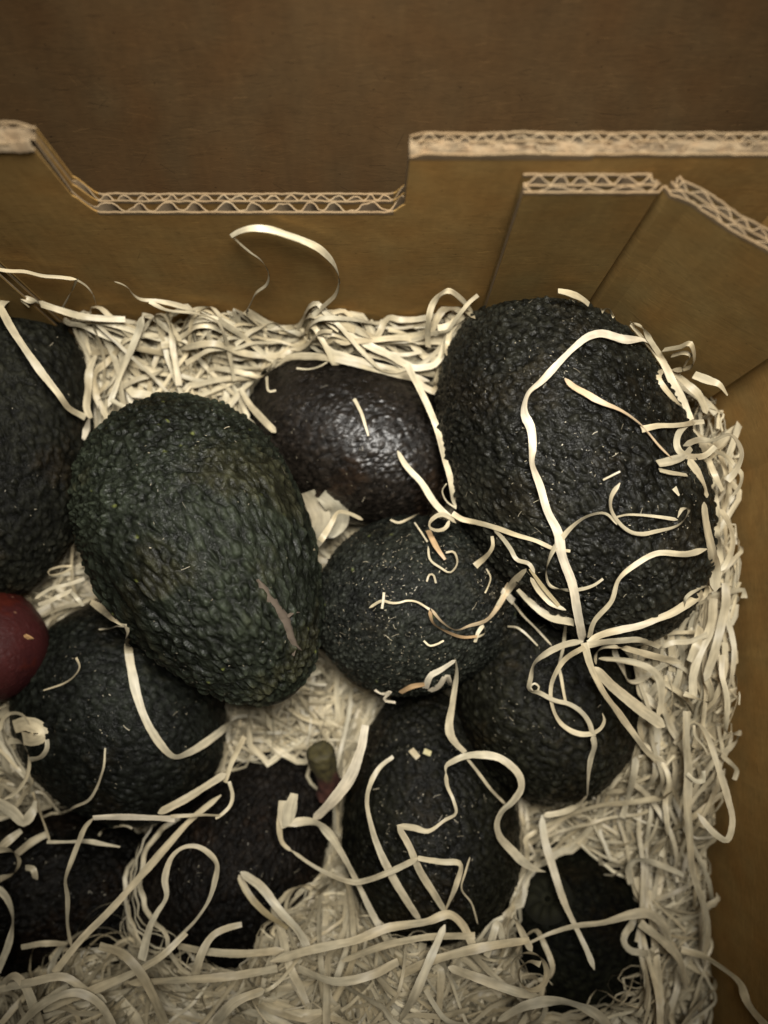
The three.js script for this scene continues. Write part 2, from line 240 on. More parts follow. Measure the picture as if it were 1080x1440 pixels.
A.scarred = fruitShape({ px: 798, py: 1302, y: -0.053, ang: -125, elev: 55, L: 0.034, R: 0.0305, pear: 0.12, skin: { ...black, cell: 0.003, amp: 0.0002, dark: [0.004, 0.0042, 0.0026], light: [0.0075, 0.0078, 0.0045], rough: 0.45, spec: 0.4 } });
makeFruit(A.left, 'avocado', 'dark avocado cut off by the left edge of the photo, above the red fruit', 'avocado');
makeFruit(A.green, 'avocado', 'large dark green ridged avocado with a pale brown scar near its lower end', 'avocado');
makeFruit(A.brown, 'avocado', 'glossy brownish black avocado with a bluish highlight, between the green one and the largest one', 'avocado');
makeFruit(A.big, 'avocado', 'largest black avocado, in the corner below the folded cardboard flap', 'avocado');
makeFruit(A.mid, 'avocado', 'finely pebbled round black avocado in the middle, dusted with wood crumbs', 'avocado');
makeFruit(A.right, 'avocado', 'round black avocado below the largest one, touching the straw by the right wall', 'avocado');
makeFruit(A.long, 'avocado', 'long upright black avocado below the middle one, crossed by zigzag straw', 'avocado');
makeFruit(A.low, 'avocado', 'round glossy black avocado partly under the lower left side of the green one', 'avocado');
makeFruit(A.red, 'red_fruit', 'smooth dark red fruit with a tan dot at the left edge of the photo', 'fruit');
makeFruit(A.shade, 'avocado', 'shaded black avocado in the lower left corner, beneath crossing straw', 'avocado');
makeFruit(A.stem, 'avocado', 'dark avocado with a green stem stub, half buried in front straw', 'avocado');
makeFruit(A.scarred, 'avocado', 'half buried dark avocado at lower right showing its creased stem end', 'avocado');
// parts on the fruit
function patch(f, name, path, mat, lift = 0.0004) {   // a strip hugging a fruit's skin; path rows are px, py, half width in px
  const P = [], I = [], cols = 7, rows = []; const base = f.root.position;
  for (let k = 0; k < path.length - 1; k++) for (let j = 0; j < 14; j++) { const u = j / 14; rows.push([0, 1, 2].map((c) => lerp(path[k][c], path[k + 1][c], u))); }
  rows.push(path[path.length - 1]);
  rows.forEach((r, k) => {
    const a = rows[Math.max(0, k - 1)], b = rows[Math.min(rows.length - 1, k + 1)], l = Math.hypot(b[0] - a[0], b[1] - a[1]) || 1, wx = -(b[1] - a[1]) / l, wy = (b[0] - a[0]) / l;
    for (let c = 0; c < cols; c++) {
      const v = c / (cols - 1) * 2 - 1, hw = 0.8 * r[2] * (1 + 0.35 * nz(r[0] * 0.11, r[1] * 0.11, c > 3 ? 2 : 8)), d = ray(r[0] + wx * v * hw, r[1] + wy * v * hw).normalize(); caster.set(EYE, d); const h = caster.intersectObject(f.proxy)[0]; if (!h) { const q = f.c; P.push(q.x - base.x, q.y - base.y, q.z - base.z); continue; }
      const n = h.face.normal.clone(); if (n.dot(d) > 0) n.negate(); const q = h.point.addScaledVector(n, lift * (1.25 - v * v * 1.8) + 0.00012 * nz(k * 0.9, c * 2, 1)); P.push(q.x - base.x, q.y - base.y, q.z - base.z);
    }
    if (k) for (let c = 0; c < cols - 1; c++) { const p = (k - 1) * cols + c, q = k * cols + c; I.push(p, p + 1, q, q, p + 1, q + 1); }
  });
  const g = new THREE.BufferGeometry(); g.setAttribute('position', new THREE.Float32BufferAttribute(P, 3)); g.setIndex(I); g.computeVertexNormals();
  return mesh(name, g, mat, f.root, true);
}
const scarMat = new THREE.MeshStandardMaterial({ color: new THREE.Color().setRGB(0.085, 0.064, 0.045), bumpMap: woodBump, roughness: 0.85, side: THREE.DoubleSide });
patch(A.green, 'scar', [[362, 814, 2], [369, 824, 6], [378, 840, 8.5], [390, 855, 9], [401, 870, 9], [406, 882, 7.5], [411, 897, 6], [416, 908, 5], [423, 914, 1.5]], scarMat, 0.00042);
patch(A.green, 'scar', [[417, 908, 3], [414, 914, 2.5], [412, 922, 1]], scarMat, 0.00042);
patch(A.green, 'scar', [[404, 868, 4], [412, 862, 2], [420, 861, 0.8]], scarMat, 0.00042);
patch(A.red, 'stem_scar', [[33, 893, 1], [36, 895, 4], [40, 897, 4], [43, 899, 1]], new THREE.MeshStandardMaterial({ color: new THREE.Color().setRGB(0.42, 0.24, 0.1), roughness: 0.8, side: THREE.DoubleSide }), 0.0012);
{ // stem stub
  const f = A.stem, a = at(466, 1112, -0.026), b = at(449, 1054, -0.012), dir = b.clone().sub(a), len = dir.length();
  const prof = [[0.0066, 0], [0.0052, 0.12], [0.0047, 0.3], [0.0049, 0.5], [0.0055, 0.7], [0.0057, 0.86], [0.0052, 0.96], [0.0034, 1.0], [0, 0.985]].map(([r, y]) => new THREE.Vector2(r * 0.74, y * len));
  const g = new THREE.LatheGeometry(new THREE.CatmullRomCurve3(prof.map((p) => V(p.x, p.y, 0))).getPoints(40).map((p) => new THREE.Vector2(Math.max(0, p.x), p.y)), 40), p = g.attributes.position, C = [];
  for (let i = 0; i < p.count; i++) { const x = p.getX(i), y = p.getY(i), z = p.getZ(i), k = 1 + 0.14 * nz(x * 500, y * 300, z * 500) + 0.06 * nz(x * 1800, y * 1200, z * 1800); p.setXYZ(i, x * k, y, z * k); const u = sstep(0.35, 0.6, y / len + 0.2 * nz(x * 300, y * 200, z * 300)), w = 0.8 + 0.5 * nz(x * 700, y * 500, z * 700); C.push(lerp(0.06, 0.055, u) * w, lerp(0.018, 0.044, u) * w, lerp(0.010, 0.012, u) * w); }
  g.setAttribute('color', new THREE.Float32BufferAttribute(C, 3)); g.computeVertexNormals();
  const m = mesh('stem', g, new THREE.MeshStandardMaterial({ vertexColors: true, roughness: 0.78 }), f.root, true);
  m.position.copy(a).sub(f.root.position); m.quaternion.setFromUnitVectors(V(0, 1, 0), dir.normalize());
}
{ // creased stem end
  const f = A.scarred, g = new THREE.CircleGeometry(0.0075, 72, 0, Math.PI * 2), rings = 10, P = [], C = [], I = [];
  for (let j = 0; j <= rings; j++) for (let i = 0; i < 72; i++) { const r = 0.0078 * j / rings, a = i / 72 * Math.PI * 2, cr = Math.pow(Math.abs(Math.sin(a * 4.5 + 1.2 * nz(a, r * 200, 1))), 0.6), d = sstep(0.15, 0.5, j / rings) * sstep(1, 0.6, j / rings); P.push(Math.cos(a) * r, -0.0018 * (1 - j / rings) - 0.0012 * (j / rings) ** 2 + 0.0011 * d * cr, Math.sin(a) * r); const k = 0.6 + 0.8 * cr * d + (j < 3 ? 0.8 : 0); C.push(0.010 * k, 0.0098 * k, 0.005 * k); }
  for (let j = 0; j < rings; j++) for (let i = 0; i < 72; i++) { const a = j * 72 + i, b = j * 72 + (i + 1) % 72; I.push(a, b, a + 72, b, b + 72, a + 72); }
  const q = new THREE.BufferGeometry(); q.setAttribute('position', new THREE.Float32BufferAttribute(P, 3)); q.setAttribute('color', new THREE.Float32BufferAttribute(C, 3)); q.setIndex(I); q.computeVertexNormals();
  const h = hitFruit(770, 1264), m = mesh('stem_end', q, new THREE.MeshPhysicalMaterial({ vertexColors: true, roughness: 0.8, specularIntensity: 0.25, side: THREE.DoubleSide }), f.root, true);
  if (h && h.f === f) { m.position.copy(h.point).addScaledVector(h.normal, 0.0016).sub(f.root.position); m.quaternion.setFromUnitVectors(V(0, 1, 0), h.normal); }
}

// ------------------------------------------------------------------ straw
// height of the straw bed, from places seen in the photo
const ctl = [[60, 440, -0.004], [150, 440, 0.006], [300, 440, 0.010], [450, 440, 0.010], [600, 450, 0.008], [150, 520, -0.006], [260, 530, -0.008], [350, 520, -0.011], [420, 490, -0.013], [590, 490, -0.002], [960, 560, 0.006], [1000, 640, 0.008], [1000, 760, 0.002], [1005, 850, 0.0], [970, 930, -0.002], [900, 960, -0.006], [930, 1050, -0.014], [880, 1150, -0.03], [760, 1180, -0.036], [900, 1250, -0.032], [960, 1330, -0.036], [330, 1040, -0.036], [420, 1000, -0.034], [480, 1200, -0.046], [20, 1060, -0.022], [20, 1150, -0.03], [20, 1250, -0.036], [110, 1175, -0.052], [200, 1230, -0.055], [110, 1290, -0.05], [210, 1320, -0.036], [340, 1300, -0.034], [100, 1400, -0.012], [60, 1440, -0.006], [250, 1370, -0.014], [400, 1400, -0.006], [480, 1330, -0.022], [600, 1400, -0.004], [650, 1330, -0.02], [750, 1400, -0.008], [880, 1410, -0.016], [980, 1420, -0.04], [790, 1300, -0.07], [725, 1290, -0.065], [790, 1330, -0.045], [840, 1358, -0.022], [770, 1365, -0.016], [700, 1360, -0.012], [540, 1500, 0.004], [100, 1520, 0.004], [900, 1500, -0.012], [540, 960, -0.042], [110, 830, -0.024], [470, 730, -0.03], [740, 840, -0.034]].map(([x, y, h]) => at(x, y, h));
function bed(x, z) { let a = 0, b = 1e-9; for (const c of ctl) { const d = (x - c.x) ** 2 + (z - c.z) ** 2 + 2e-5, w = 1 / (d * d); a += w * c.y; b += w; } return a / b + 0.004 * nz(x * 55, 3.3, z * 55) + 0.002 * nz(x * 130, 8.3, z * 130); }
function bedRay(px, py) { let y = -0.01; for (let k = 0; k < 8; k++) { const p = at(px, py, y); y = lerp(y, bed(p.x, p.z), 0.8); } return y; }
// a shaving: thin cambered strip along 3D points; width(u), twist(u), up(u)
function strip(pts, width, twist, up, o, A_) {
  const n = pts.length, th = o.th ?? 0.00016, base = o.base; let s = 0;
  const P = A_.P, C = A_.C, U = A_.U, I = A_.I, start = P.length / 3, thin = o.single, ring = thin ? 3 : 8, us = o.us ?? 0, vs = o.vs ?? 0, T_ = V(), W = V(), N = V(), fold = o.fold ?? 0;
  const VS = thin ? [-1, 0, 1] : [-1, 0, 1, 1, 0, -1, -1, 1], SD = thin ? [0, 0, 0] : [1, 1, 1, -1, -1, -1, 0, 0];
  const K = pts.map((p, i) => { const a = pts[Math.max(0, i - 2)], b = pts[Math.min(n - 1, i + 2)], l = a.distanceTo(b) / 2 || 1e-4; return V().addVectors(a, b).addScaledVector(p, -2).multiplyScalar(1 / (l * l)); });
  for (let it = 0; it < 3; it++) { const c = K.map((k) => k.clone()); for (let i = 1; i < n - 1; i++) K[i].copy(c[i]).multiplyScalar(2).add(c[i - 1]).add(c[i + 1]).multiplyScalar(0.25); }
  const NN = []; for (let i = 0; i < n; i++) { const q = V().copy(up(i / (n - 1), i)).normalize(), k = V().copy(K[i]).multiplyScalar(o.bendy ?? 0.012); if (k.length() > 2.2) k.setLength(2.2); const ref = i ? NN[i - 1] : q; if (k.dot(ref) < 0) k.negate(); NN.push(q.add(k).normalize()); }
  for (let it = 0; it < (o.smoothN ?? 3); it++) { const c = NN.map((k) => k.clone()); for (let i = 1; i < n - 1; i++) NN[i].copy(c[i]).multiplyScalar(2).add(c[i - 1]).add(c[i + 1]).normalize(); }
  for (let i = 0; i < n; i++) {
    const a = pts[Math.max(0, i - 1)], b = pts[Math.min(n - 1, i + 1)], u = i / (n - 1); T_.subVectors(b, a).normalize(); if (i) s += pts[i].distanceTo(pts[i - 1]);
    N.copy(NN[i]); N.addScaledVector(T_, -N.dot(T_)); if (N.lengthSq() < 1e-8) N.set(0.1, 0.3, 1).addScaledVector(T_, -0.1); N.normalize(); W.crossVectors(T_, N).normalize();
    const c = Math.cos(twist(u)), sn = Math.sin(twist(u)), w2 = V().copy(W).multiplyScalar(c).addScaledVector(N, sn), n2 = V().copy(N).multiplyScalar(c).addScaledVector(W, -sn), hw = width(u) / 2, cr = (o.camber ?? 0.08) + 0.5 * (o.rag ?? 1) * nz(s * 160, us * 9, vs * 9 + 3);
    for (let k = 0; k < ring; k++) {
      const v = VS[k], cam = cr * hw * (1 - Math.abs(v)), jit = v ? 1 + (o.rag ?? 1) * (0.14 * nz(s * 900, v * 3 + us, vs) + 0.1 * nz(s * 260, v * 3 + us, vs + 4)) : 1, q = (thin ? 0 : th * 0.5 * SD[k]) + cam;
      const x = pts[i].x + w2.x * v * hw * jit + n2.x * q, y = pts[i].y + w2.y * v * hw * jit + n2.y * q, z = pts[i].z + w2.z * v * hw * jit + n2.z * q;
      P.push(x - base.x, y - base.y, z - base.z); U.push(us + v * hw / 0.012, vs + s / 0.11); C.push(o.col[0], o.col[1], o.col[2]);
    }
    if (i) { const p = start + (i - 1) * ring, q = start + i * ring; for (const k of thin ? [0, 1] : [0, 1, 3, 4]) I.push(p + k, p + k + 1, q + k, q + k, p + k + 1, q + k + 1); }
  }
}
function wallRay(px, py) {                            // height at which a line of sight meets the inner faces of the box
  const d = ray(px, py); let t = (ZB + 0.0016 - EYE.z) / d.z, x = t * d.x, best = -9; const put = (t, ok) => { if (t > 0 && ok) best = Math.max(best, EYE.y + t * d.y); };
  put(t, x < 0.028); t = (ZB + 0.0062 - EYE.z) / d.z; put(t, t * d.x >= 0.028 && t * d.x < 0.057);
  t = (-0.0845 - 0.65 * 0.0571 + 0.0015) / (d.z - 0.65 * d.x); put(t, t * d.x >= 0.057 && t * d.x < 0.0945); t = 0.1055 / d.x; put(t, d.x > 0 && t * d.z > -0.063);
  return best;
}
function geoOf(a) { const g = new THREE.BufferGeometry(); g.setAttribute('position', new THREE.Float32BufferAttribute(a.P, 3)); g.setAttribute('color', new THREE.Float32BufferAttribute(a.C, 3)); g.setAttribute('uv', new THREE.Float32BufferAttribute(a.U, 2)); g.setIndex(a.I); g.computeVertexNormals(); return g; }
const buf = () => ({ P: [], C: [], U: [], I: [] });
const STRAW = [0.60, 0.53, 0.38];
function tone(k = 0.14) { const b = 1 + rr(-k, k) - (rnd() < 0.12 ? 0.15 : 0), y = rr(-0.09, 0.06); return [STRAW[0] * b, STRAW[1] * b * (1 + y * 0.35), STRAW[2] * b * (1 + y)]; }

// ---- the bed: ribbons wandering over and into the heap, ending where they meet a fruit
const UPV = V(0, 1, 0), gauss = () => rnd() + rnd() + rnd() + rnd() - 2;
const blocked = (q) => { for (const f of fruits) if (f.inside(q, 0.0012)) return true; return false; };
function bedRibbon(x0, z0, depth, len, w, lively) {
  const st = 0.0028, n = Math.max(6, Math.round(len / st)), pts = []; let h = z0 < -0.03 && x0 < 0.05 ? gauss() * 0.55 : x0 > 0.055 && z0 < 0.085 ? Math.PI / 2 + gauss() * 0.6 : z0 > 0.085 ? 0.1 + gauss() * 0.8 : rnd() * 6.283; if (rnd() < 0.5) h += Math.PI; let x = x0, z = z0, dh = rr(-0.12, 0.12), ph = rnd() * 6, fr = rr(0.12, 0.4), am = lively * rr(0.0008, 0.0042), tilt = rr(-0.12, 0.12) * lively;
  for (let i = 0; i < n; i++) {
    const q = V(x, bed(x, z) - depth + am * Math.sin(ph + i * fr) + tilt * st * (i - n / 2), z);
    q.y = Math.max(q.y, FLOOR + 0.003);
    if (blocked(q)) {                                    // slide along the fruit if there is room
      if (i < 2) break; const l = pts[pts.length - 1]; let free = false;
      for (const d of [0.4, -0.4, 0.8, -0.8, 1.2, -1.2, 1.6, -1.6]) { const a = h + d, t = V(l.x + Math.cos(a) * st, 0, l.z + Math.sin(a) * st); t.y = Math.max(q.y, l.y - 0.001); if (!blocked(t) && t.x < 0.1035 && t.z > ZB + 0.0012) { q.copy(t); x = t.x; z = t.z; h = a; free = true; break; } }
      if (!free) break;
    }
    pts.push(q); h += dh + rr(-0.1, 0.1) + (rnd() < 0.06 ? rr(-1.1, 1.1) : 0); dh = clamp(dh * 0.9 + rr(-0.04, 0.04), -0.16, 0.16);
    x += Math.cos(h) * st; z += Math.sin(h) * st;
    if (x > 0.1035 || z < ZB + 0.0012 || z > 0.19 || x < -0.19 || (z < -0.06 && x > 0.04 && z < -0.0865 + (x - 0.057) * 0.62 + 0.001)) { x = Math.min(x, 0.1035); z = Math.max(z, ZB + 0.0012); h += 1.1; }
  }
  return pts.length >= 5 ? pts : null;
}
function bedPlace() {                                  // where straw shows: keep away from the floor under the fruit
  for (let k = 0; k < 50; k++) { const px = rr(-60, 1060), py = Math.pow(rnd(), 0.9) * 1130 + 400, y = bedRay(px, py), p = at(px, py, y); if (p.x > 0.103 || p.z < ZB + 0.002 || p.z > 0.19) continue; if (p.z < -0.06 && p.x > 0.04 && p.z < -0.0845 + (p.x - 0.057) * 0.62) continue; let hit = false; for (const f of fruits) if (f.inside(V(p.x, p.y - 0.002, p.z), 0.001)) { hit = true; break; } if (!hit) return p; }
  return null;
}
const heap = buf(), O0 = V(0, 0, 0);
for (let i = 0; i < 5200; i++) {
  const p = bedPlace(); if (!p) continue; const lay = rnd(), depth = 0.001 + 0.03 * Math.pow(lay, 1.35) + 0.001, w = (rnd() < 0.34 ? rr(0.00025, 0.0008) : rr(0.0009, 0.0025)), pts = bedRibbon(p.x, p.z, depth, rr(0.03, 0.13), w, 1); if (!pts) continue;
  const tw = rr(-0.8, 0.8), t2 = rr(-1, 1) * 1.8, f1 = rr(1, 4), p0 = rnd() * 6;
  strip(pts, (u) => w * (0.85 + 0.15 * Math.sin(u * 5 + p0)), (u) => tw + t2 * Math.sin(u * f1 + p0) * 0.7, () => UPV, { base: O0, col: tone(0.27), single: true, us: rnd(), vs: rnd(), bendy: 0.02 }, heap);
}
tag(mesh('straw_bed', geoOf(heap), M.straw), 'pale wood shaving straw heaped under and around the avocados', 'straw', null, 'stuff');
// ---- single shavings lying on top of the heap
const where = [['back', (p) => p.z < -0.03 && p.x < 0.05, 'loose pale shaving on top of the straw along the back wall', 'loose shavings along the back wall', 48], ['right', (p) => p.x > 0.04 && p.z > -0.03 && p.z < 0.085, 'loose pale shaving on top of the straw at the right wall', 'loose shavings at the right wall', 30], ['front', (p) => p.z > 0.075 && p.x < 0.09, 'loose curled shaving on top of the straw heap in front', 'loose shavings on the front heap', 48], ['left', (p) => p.x < -0.075 && p.z > 0.03 && p.z < 0.08, 'loose pale shaving curling in the lower left straw', 'loose shavings at lower left', 8]];
for (const [, ok, label, grp, count] of where) {
  let made = 0; for (let k = 0; k < 6000 && made < count; k++) {
    const p = bedPlace(); if (!p || !ok(p)) continue; const w = rr(0.0011, 0.0025), pts = bedRibbon(p.x, p.z, -rr(0.0005, 0.004), rr(0.04, 0.12), w, 1.6); if (!pts || pts.length < 8) continue;
    const b = buf(), t2 = rr(-1, 1), f1 = rr(1, 5), p0 = rnd() * 6, base = pts[0].clone(), cv = new THREE.CatmullRomCurve3(pts), sm = cv.getPoints(pts.length * 2);
    strip(sm, (u) => w * (0.85 + 0.15 * Math.sin(u * 5 + p0)), (u) => t2 * Math.sin(u * f1 + p0), () => UPV, { base, col: tone(), us: rnd(), vs: rnd() }, b);
    const m = mesh('straw_shaving', geoOf(b), M.straw); m.position.copy(base); tag(m, label, 'wood shaving', grp); made++;
  }
}

// ---- the shavings one can pick out, each laid along the fruit and the heap beneath it
// path: px, py pairs in the photograph; o: w width in px (one number, or widths along it), lift in m, y: [from, to] for a part that stands free, col
function shaving(label, path, o = {}) {
  const n2 = path.length / 2, c2 = new THREE.CatmullRomCurve3(Array.from({ length: n2 }, (_, i) => V(path[2 * i], path[2 * i + 1], 0)), false, 'centripetal', 0.5);
  const L = c2.getLength(), n = Math.max(8, Math.round(L / 4.5)), q = c2.getSpacedPoints(n);
  let ys = [], nor = [];
  for (const p of q) { const h = hitFruit(p.x, p.y); let yb = Math.max(bedRay(p.x, p.y), wallRay(p.x, p.y)); if (h && h.point.y > yb) { ys.push(h.point.y); nor.push(h.normal); } else { ys.push(yb + 0.0015); nor.push(UPV); } }
  if (o.y) {
    const low = ys.slice(); ys = ys.map((_, i) => { const t = i / n * (o.y.length - 1), k = Math.min(o.y.length - 2, Math.floor(t)); return Math.max(lerp(o.y[k], o.y[k + 1], sstep(0, 1, t - k)), low[i] + 0.0016); });
    for (let it = 0; it < 5; it++) { const c = ys.slice(); for (let i = 1; i < n; i++) ys[i] = Math.max(low[i] + 0.0014, (c[i - 1] + 2 * c[i] + c[i + 1]) / 4); }
  }
  else {
    const raw = ys.slice(), mx = ys.map((_, i) => { let m = -9; for (let k = -2; k <= 2; k++) m = Math.max(m, raw[clamp(i + k, 0, n)]); return m; });
    for (let it = 0; it < 6; it++) { const c = mx.slice(); for (let i = 1; i < n; i++) mx[i] = Math.max(raw[i], (c[i - 1] + 2 * c[i] + c[i + 1]) / 4); }
    const sd = rnd() * 50, lift = o.lift ?? 0.0012; ys = mx.map((y, i) => y + lift + 0.0012 * (0.5 + nz(i * 0.06, sd, 1)) * (o.loose ?? 1));
  }
  const pts = q.map((p, i) => at(p.x, p.y, ys[i])), ws = Array.isArray(o.w) ? o.w : [o.w ?? 10, o.w ?? 10], sd = rnd() * 90, ta = o.tw ?? 0.9, tp = L > 60 ? rnd() * 4 | 0 : 0;
  const width = (u) => { const t = u * (ws.length - 1), k = Math.min(ws.length - 2, Math.floor(t)), i = Math.round(u * n), d = EYE.y - ys[clamp(i, 0, n)]; return lerp(ws[k], ws[k + 1], t - k) / F * d * (0.84 + 0.22 * nz(u * L * 0.022, sd, 4)) * (tp & 1 ? sstep(-0.02, 0.06, u) : 1) * (tp & 2 ? sstep(1.02, 0.93, u) : 1); };
  const b = buf(), base = pts[n >> 1].clone();
  strip(pts, width, (u) => { const t = nz(u * L * 0.011 + sd, sd, 2) * 1.9; return ta * t; }, (u, i) => V().copy(UPV).multiplyScalar(0.6).addScaledVector(nor[i], 0.6), { base, col: o.col ?? tone(0.07), us: rnd(), vs: rnd(), th: o.th ?? 0.00016, camber: 0.05, bendy: 0.008, smoothN: 10, rag: 0.55 }, b);
  const m = mesh('straw_shaving', geoOf(b), M.straw); m.position.copy(base); tag(m, label, 'wood shaving', o.group); return m;
}
const TAN = [0.5, 0.34, 0.19], OLD = [0.48, 0.4, 0.24], PALE = [0.70, 0.63, 0.50];
// top left
shaving('wide flat shaving slanting over the avocado at the left edge', [-8, 424, 0, 433, 17, 463, 55, 519, 83, 555, 97, 574, 120, 587], { w: 12, tw: 0.3, y: [0.026, 0.028, 0.026, 0.022, 0.008] });
shaving('long shaving arching from the left edge onto the back straw', [-8, 438, 0, 430, 8, 422, 22, 417, 42, 422, 69, 431, 111, 444, 144, 448, 176, 449], { w: 11, y: [0.026, 0.028, 0.022, 0.016, 0.013], tw: 0.4 });
shaving('thin shaving running flat against the upper left wall to a bend', [-8, 378, 12, 381, 35, 382, 60, 388, 85, 390, 108, 393], { w: 6, y: [0.03, 0.03, 0.026] });
shaving('short shaving hanging from the bent one at upper left', [108, 393, 102, 408, 94, 422, 86, 436], { w: 9, y: [0.026, 0.014] });
shaving('very thin shaving bowing down beside the back wall at left', [109, 394, 121, 402, 131, 415, 135, 430], { w: 3, y: [0.026, 0.014] });
shaving('thin shaving dropping over the top of the left edge avocado', [-6, 386, 3, 392, 15, 400, 24, 412, 30, 422, 41, 432], { w: [5, 7, 2], y: [0.03, 0.026] });
shaving('pointed shaving poking up against the back wall above the green avocado', [161, 396, 170, 399, 179, 404, 188, 415, 198, 421, 220, 423, 245, 428, 275, 437], { w: [3, 5, 8, 9], y: [0.024, 0.02, 0.014] });
shaving('tall thin stem of the loop standing in front of the back wall', [345, 440, 352, 428, 360, 412, 375, 400, 378, 386, 368, 367, 352, 355, 340, 345, 326, 331], { w: [8, 6, 4, 4], y: [0.012, 0.02, 0.034, 0.042] });
shaving('wide looping shaving rising in front of the back wall', [325, 332, 335, 326, 355, 321, 380, 323, 405, 331, 430, 340, 452, 352, 470, 372, 477, 394, 472, 414, 458, 428, 440, 444], { w: [7, 13, 12, 7, 10], y: [0.042, 0.046, 0.042, 0.03, 0.013], tw: 0.7 });
shaving('broad shaving lying level across the middle of the back straw', [255, 490, 300, 483, 345, 497, 390, 500, 420, 493], { w: 11, tw: 0.3, lift: 0.004 });
shaving('folded shaving dropping from the back straw behind the green avocado', [200, 445, 196, 462, 185, 490, 172, 520, 160, 552, 152, 572], { w: [13, 10, 8], lift: 0.004 });
shaving('upright shaving between the left edge and green avocados', [134, 500, 126, 520, 124, 548, 122, 575, 128, 588], { w: [9, 13, 10], lift: 0.003 });
shaving('pale fold of shaving tucked between left edge and green avocados', [124, 590, 122, 602, 117, 618], { w: [10, 13, 6], y: [0.006, -0.004], col: PALE });
shaving('shaving crossing the back straw left of the arched loop', [210, 424, 235, 436, 270, 440, 305, 452, 318, 480, 330, 536], { w: [7, 10, 9], lift: 0.004 });
shaving('arched shaving above the brownish avocado against the tab', [602, 488, 602, 455, 610, 425, 630, 409, 648, 420, 665, 440], { w: [11, 11, 10], y: [0.008, 0.022, 0.024, 0.014], tw: 0.5 });
shaving('shaving leaning inside the arch beside the corner tab', [628, 500, 632, 470, 640, 445, 655, 438, 668, 448], { w: 9, y: [0.008, 0.014, 0.014] });
shaving('long shaving draped along the upper rim of the brownish avocado', [375, 522, 392, 509, 408, 502, 438, 501, 473, 505, 518, 515, 562, 526, 604, 536], { w: [10, 14, 14, 12], tw: 0.3 });
shaving('shaving end resting on the left end of the brownish avocado', [338, 545, 349, 566, 368, 588, 388, 608], { w: [8, 12, 12], tw: 0.3, lift: 0.003 });
shaving('long narrow shaving hanging down the right side of the brownish avocado', [572, 512, 586, 539, 601, 569, 615, 604, 624, 640, 634, 676, 641, 716], { w: [12, 11, 10], tw: 0.5, y: [0.014, 0.016, 0.016, 0.014, 0.012] });
shaving('shaving slanting down from the brownish onto the middle avocado', [559, 634, 571, 655, 592, 678, 612, 708, 637, 734], { w: [8, 12, 13], y: [0.012, 0.015, 0.016, 0.018], tw: 0.4 });
shaving('small looped shaving curl above the middle avocado', [641, 735, 634, 729, 621, 723, 606, 732, 604, 741, 615, 746, 627, 742, 632, 731], { w: 7, y: [0.020, 0.024, 0.020], tw: 1.1 });
shaving('fine stray loop beside the small curl on the middle avocado', [640, 714, 628, 705, 622, 690, 628, 680], { w: 3, y: [0.016, 0.02] });
shaving('short straight white sliver on the bluish highlight', [498, 561, 503, 570, 509, 583, 518, 613], { w: [6, 6, 3], tw: 0.2 });
shaving('tiny hooked sliver on the left end of the brownish avocado', [375, 530, 378, 550, 388, 549], { w: [5, 4, 3] });
shaving('fine pale hair near the top of the brownish avocado', [417, 518, 435, 519, 450, 515, 462, 508], { w: 3 });
shaving('twig like shaving leading from the small curl to the largest avocado', [636, 722, 650, 730, 672, 735, 700, 743, 725, 752, 755, 761, 780, 772, 802, 775], { w: [10, 8, 8, 5], y: [0.021, 0.02, 0.024, 0.026, 0.028] });
shaving('crinkled shaving dropping from the twig like one to the dark gap', [694, 744, 706, 756, 718, 772, 727, 787, 744, 793, 752, 806], { w: [8, 7, 6], y: [0.018, 0.014, 0.0] });
shaving('flat shaving end pointing left on the right of the middle avocado', [692, 754, 693, 768, 686, 780, 668, 796], { w: [5, 6, 12], tw: 0.4 });
shaving('faint thread curling below the flat end on the middle avocado', [684, 800, 690, 812, 686, 826, 682, 834], { w: 2.5 });
// on the largest avocado
shaving('longest white shaving curving down the middle of the largest avocado', [912, 482, 905, 478, 877, 477, 847, 469, 830, 472, 809, 487, 783, 513, 762, 536, 743, 553, 737, 579, 747, 604, 749, 632, 748, 651, 760, 685, 770, 719, 785, 750, 790, 780, 805, 822, 812, 860, 820, 902], { w: [12, 15, 10, 12, 16, 11, 14, 16, 15, 14], lift: 0.002, tw: 0.5, col: PALE });
shaving('tan splinter with a broad end on the upper part of the largest avocado', [794, 532, 806, 543, 825, 554, 845, 565, 875, 578, 900, 596, 928, 628, 945, 645], { w: [13, 11, 5, 4, 3], tw: 0.4, col: [0.64, 0.5, 0.34] });
shaving('short shaving reaching left from the right hand tangle onto the largest avocado', [902, 604, 924, 599, 953, 598, 978, 594], { w: [11, 9, 9], tw: 0.4 });
shaving('hooked loop of shaving on the right side of the largest avocado', [872, 679, 860, 698, 859, 715, 868, 732, 885, 747, 902, 751, 924, 747, 953, 739, 964, 728, 969, 716, 960, 715, 953, 728], { w: [7, 8, 6, 8, 6, 6, 6] });
shaving('thin shaving level across the hooked loop', [864, 728, 880, 724, 898, 724, 928, 727, 953, 731], { w: [3, 4, 5, 7] });
shaving('s shaped shaving crossing below the longest white one', [868, 737, 851, 722, 826, 726, 804, 741, 790, 757, 775, 780, 768, 805, 773, 823, 790, 829, 815, 829, 835, 823, 848, 814], { w: [4, 7, 9, 7, 7, 4] });
shaving('wavy shaving from the right straw column to the knot', [994, 772, 965, 779, 925, 778, 895, 793, 870, 815, 860, 845, 835, 875, 829, 896], { w: [10, 10, 8, 8], lift: 0.002 });
shaving('short fine splinter in the middle right of the largest avocado', [848, 675, 858, 670, 872, 663], { w: 3 });
shaving('small pale chip on the right flank of the largest avocado', [948, 686, 955, 697], { w: [10, 3] });
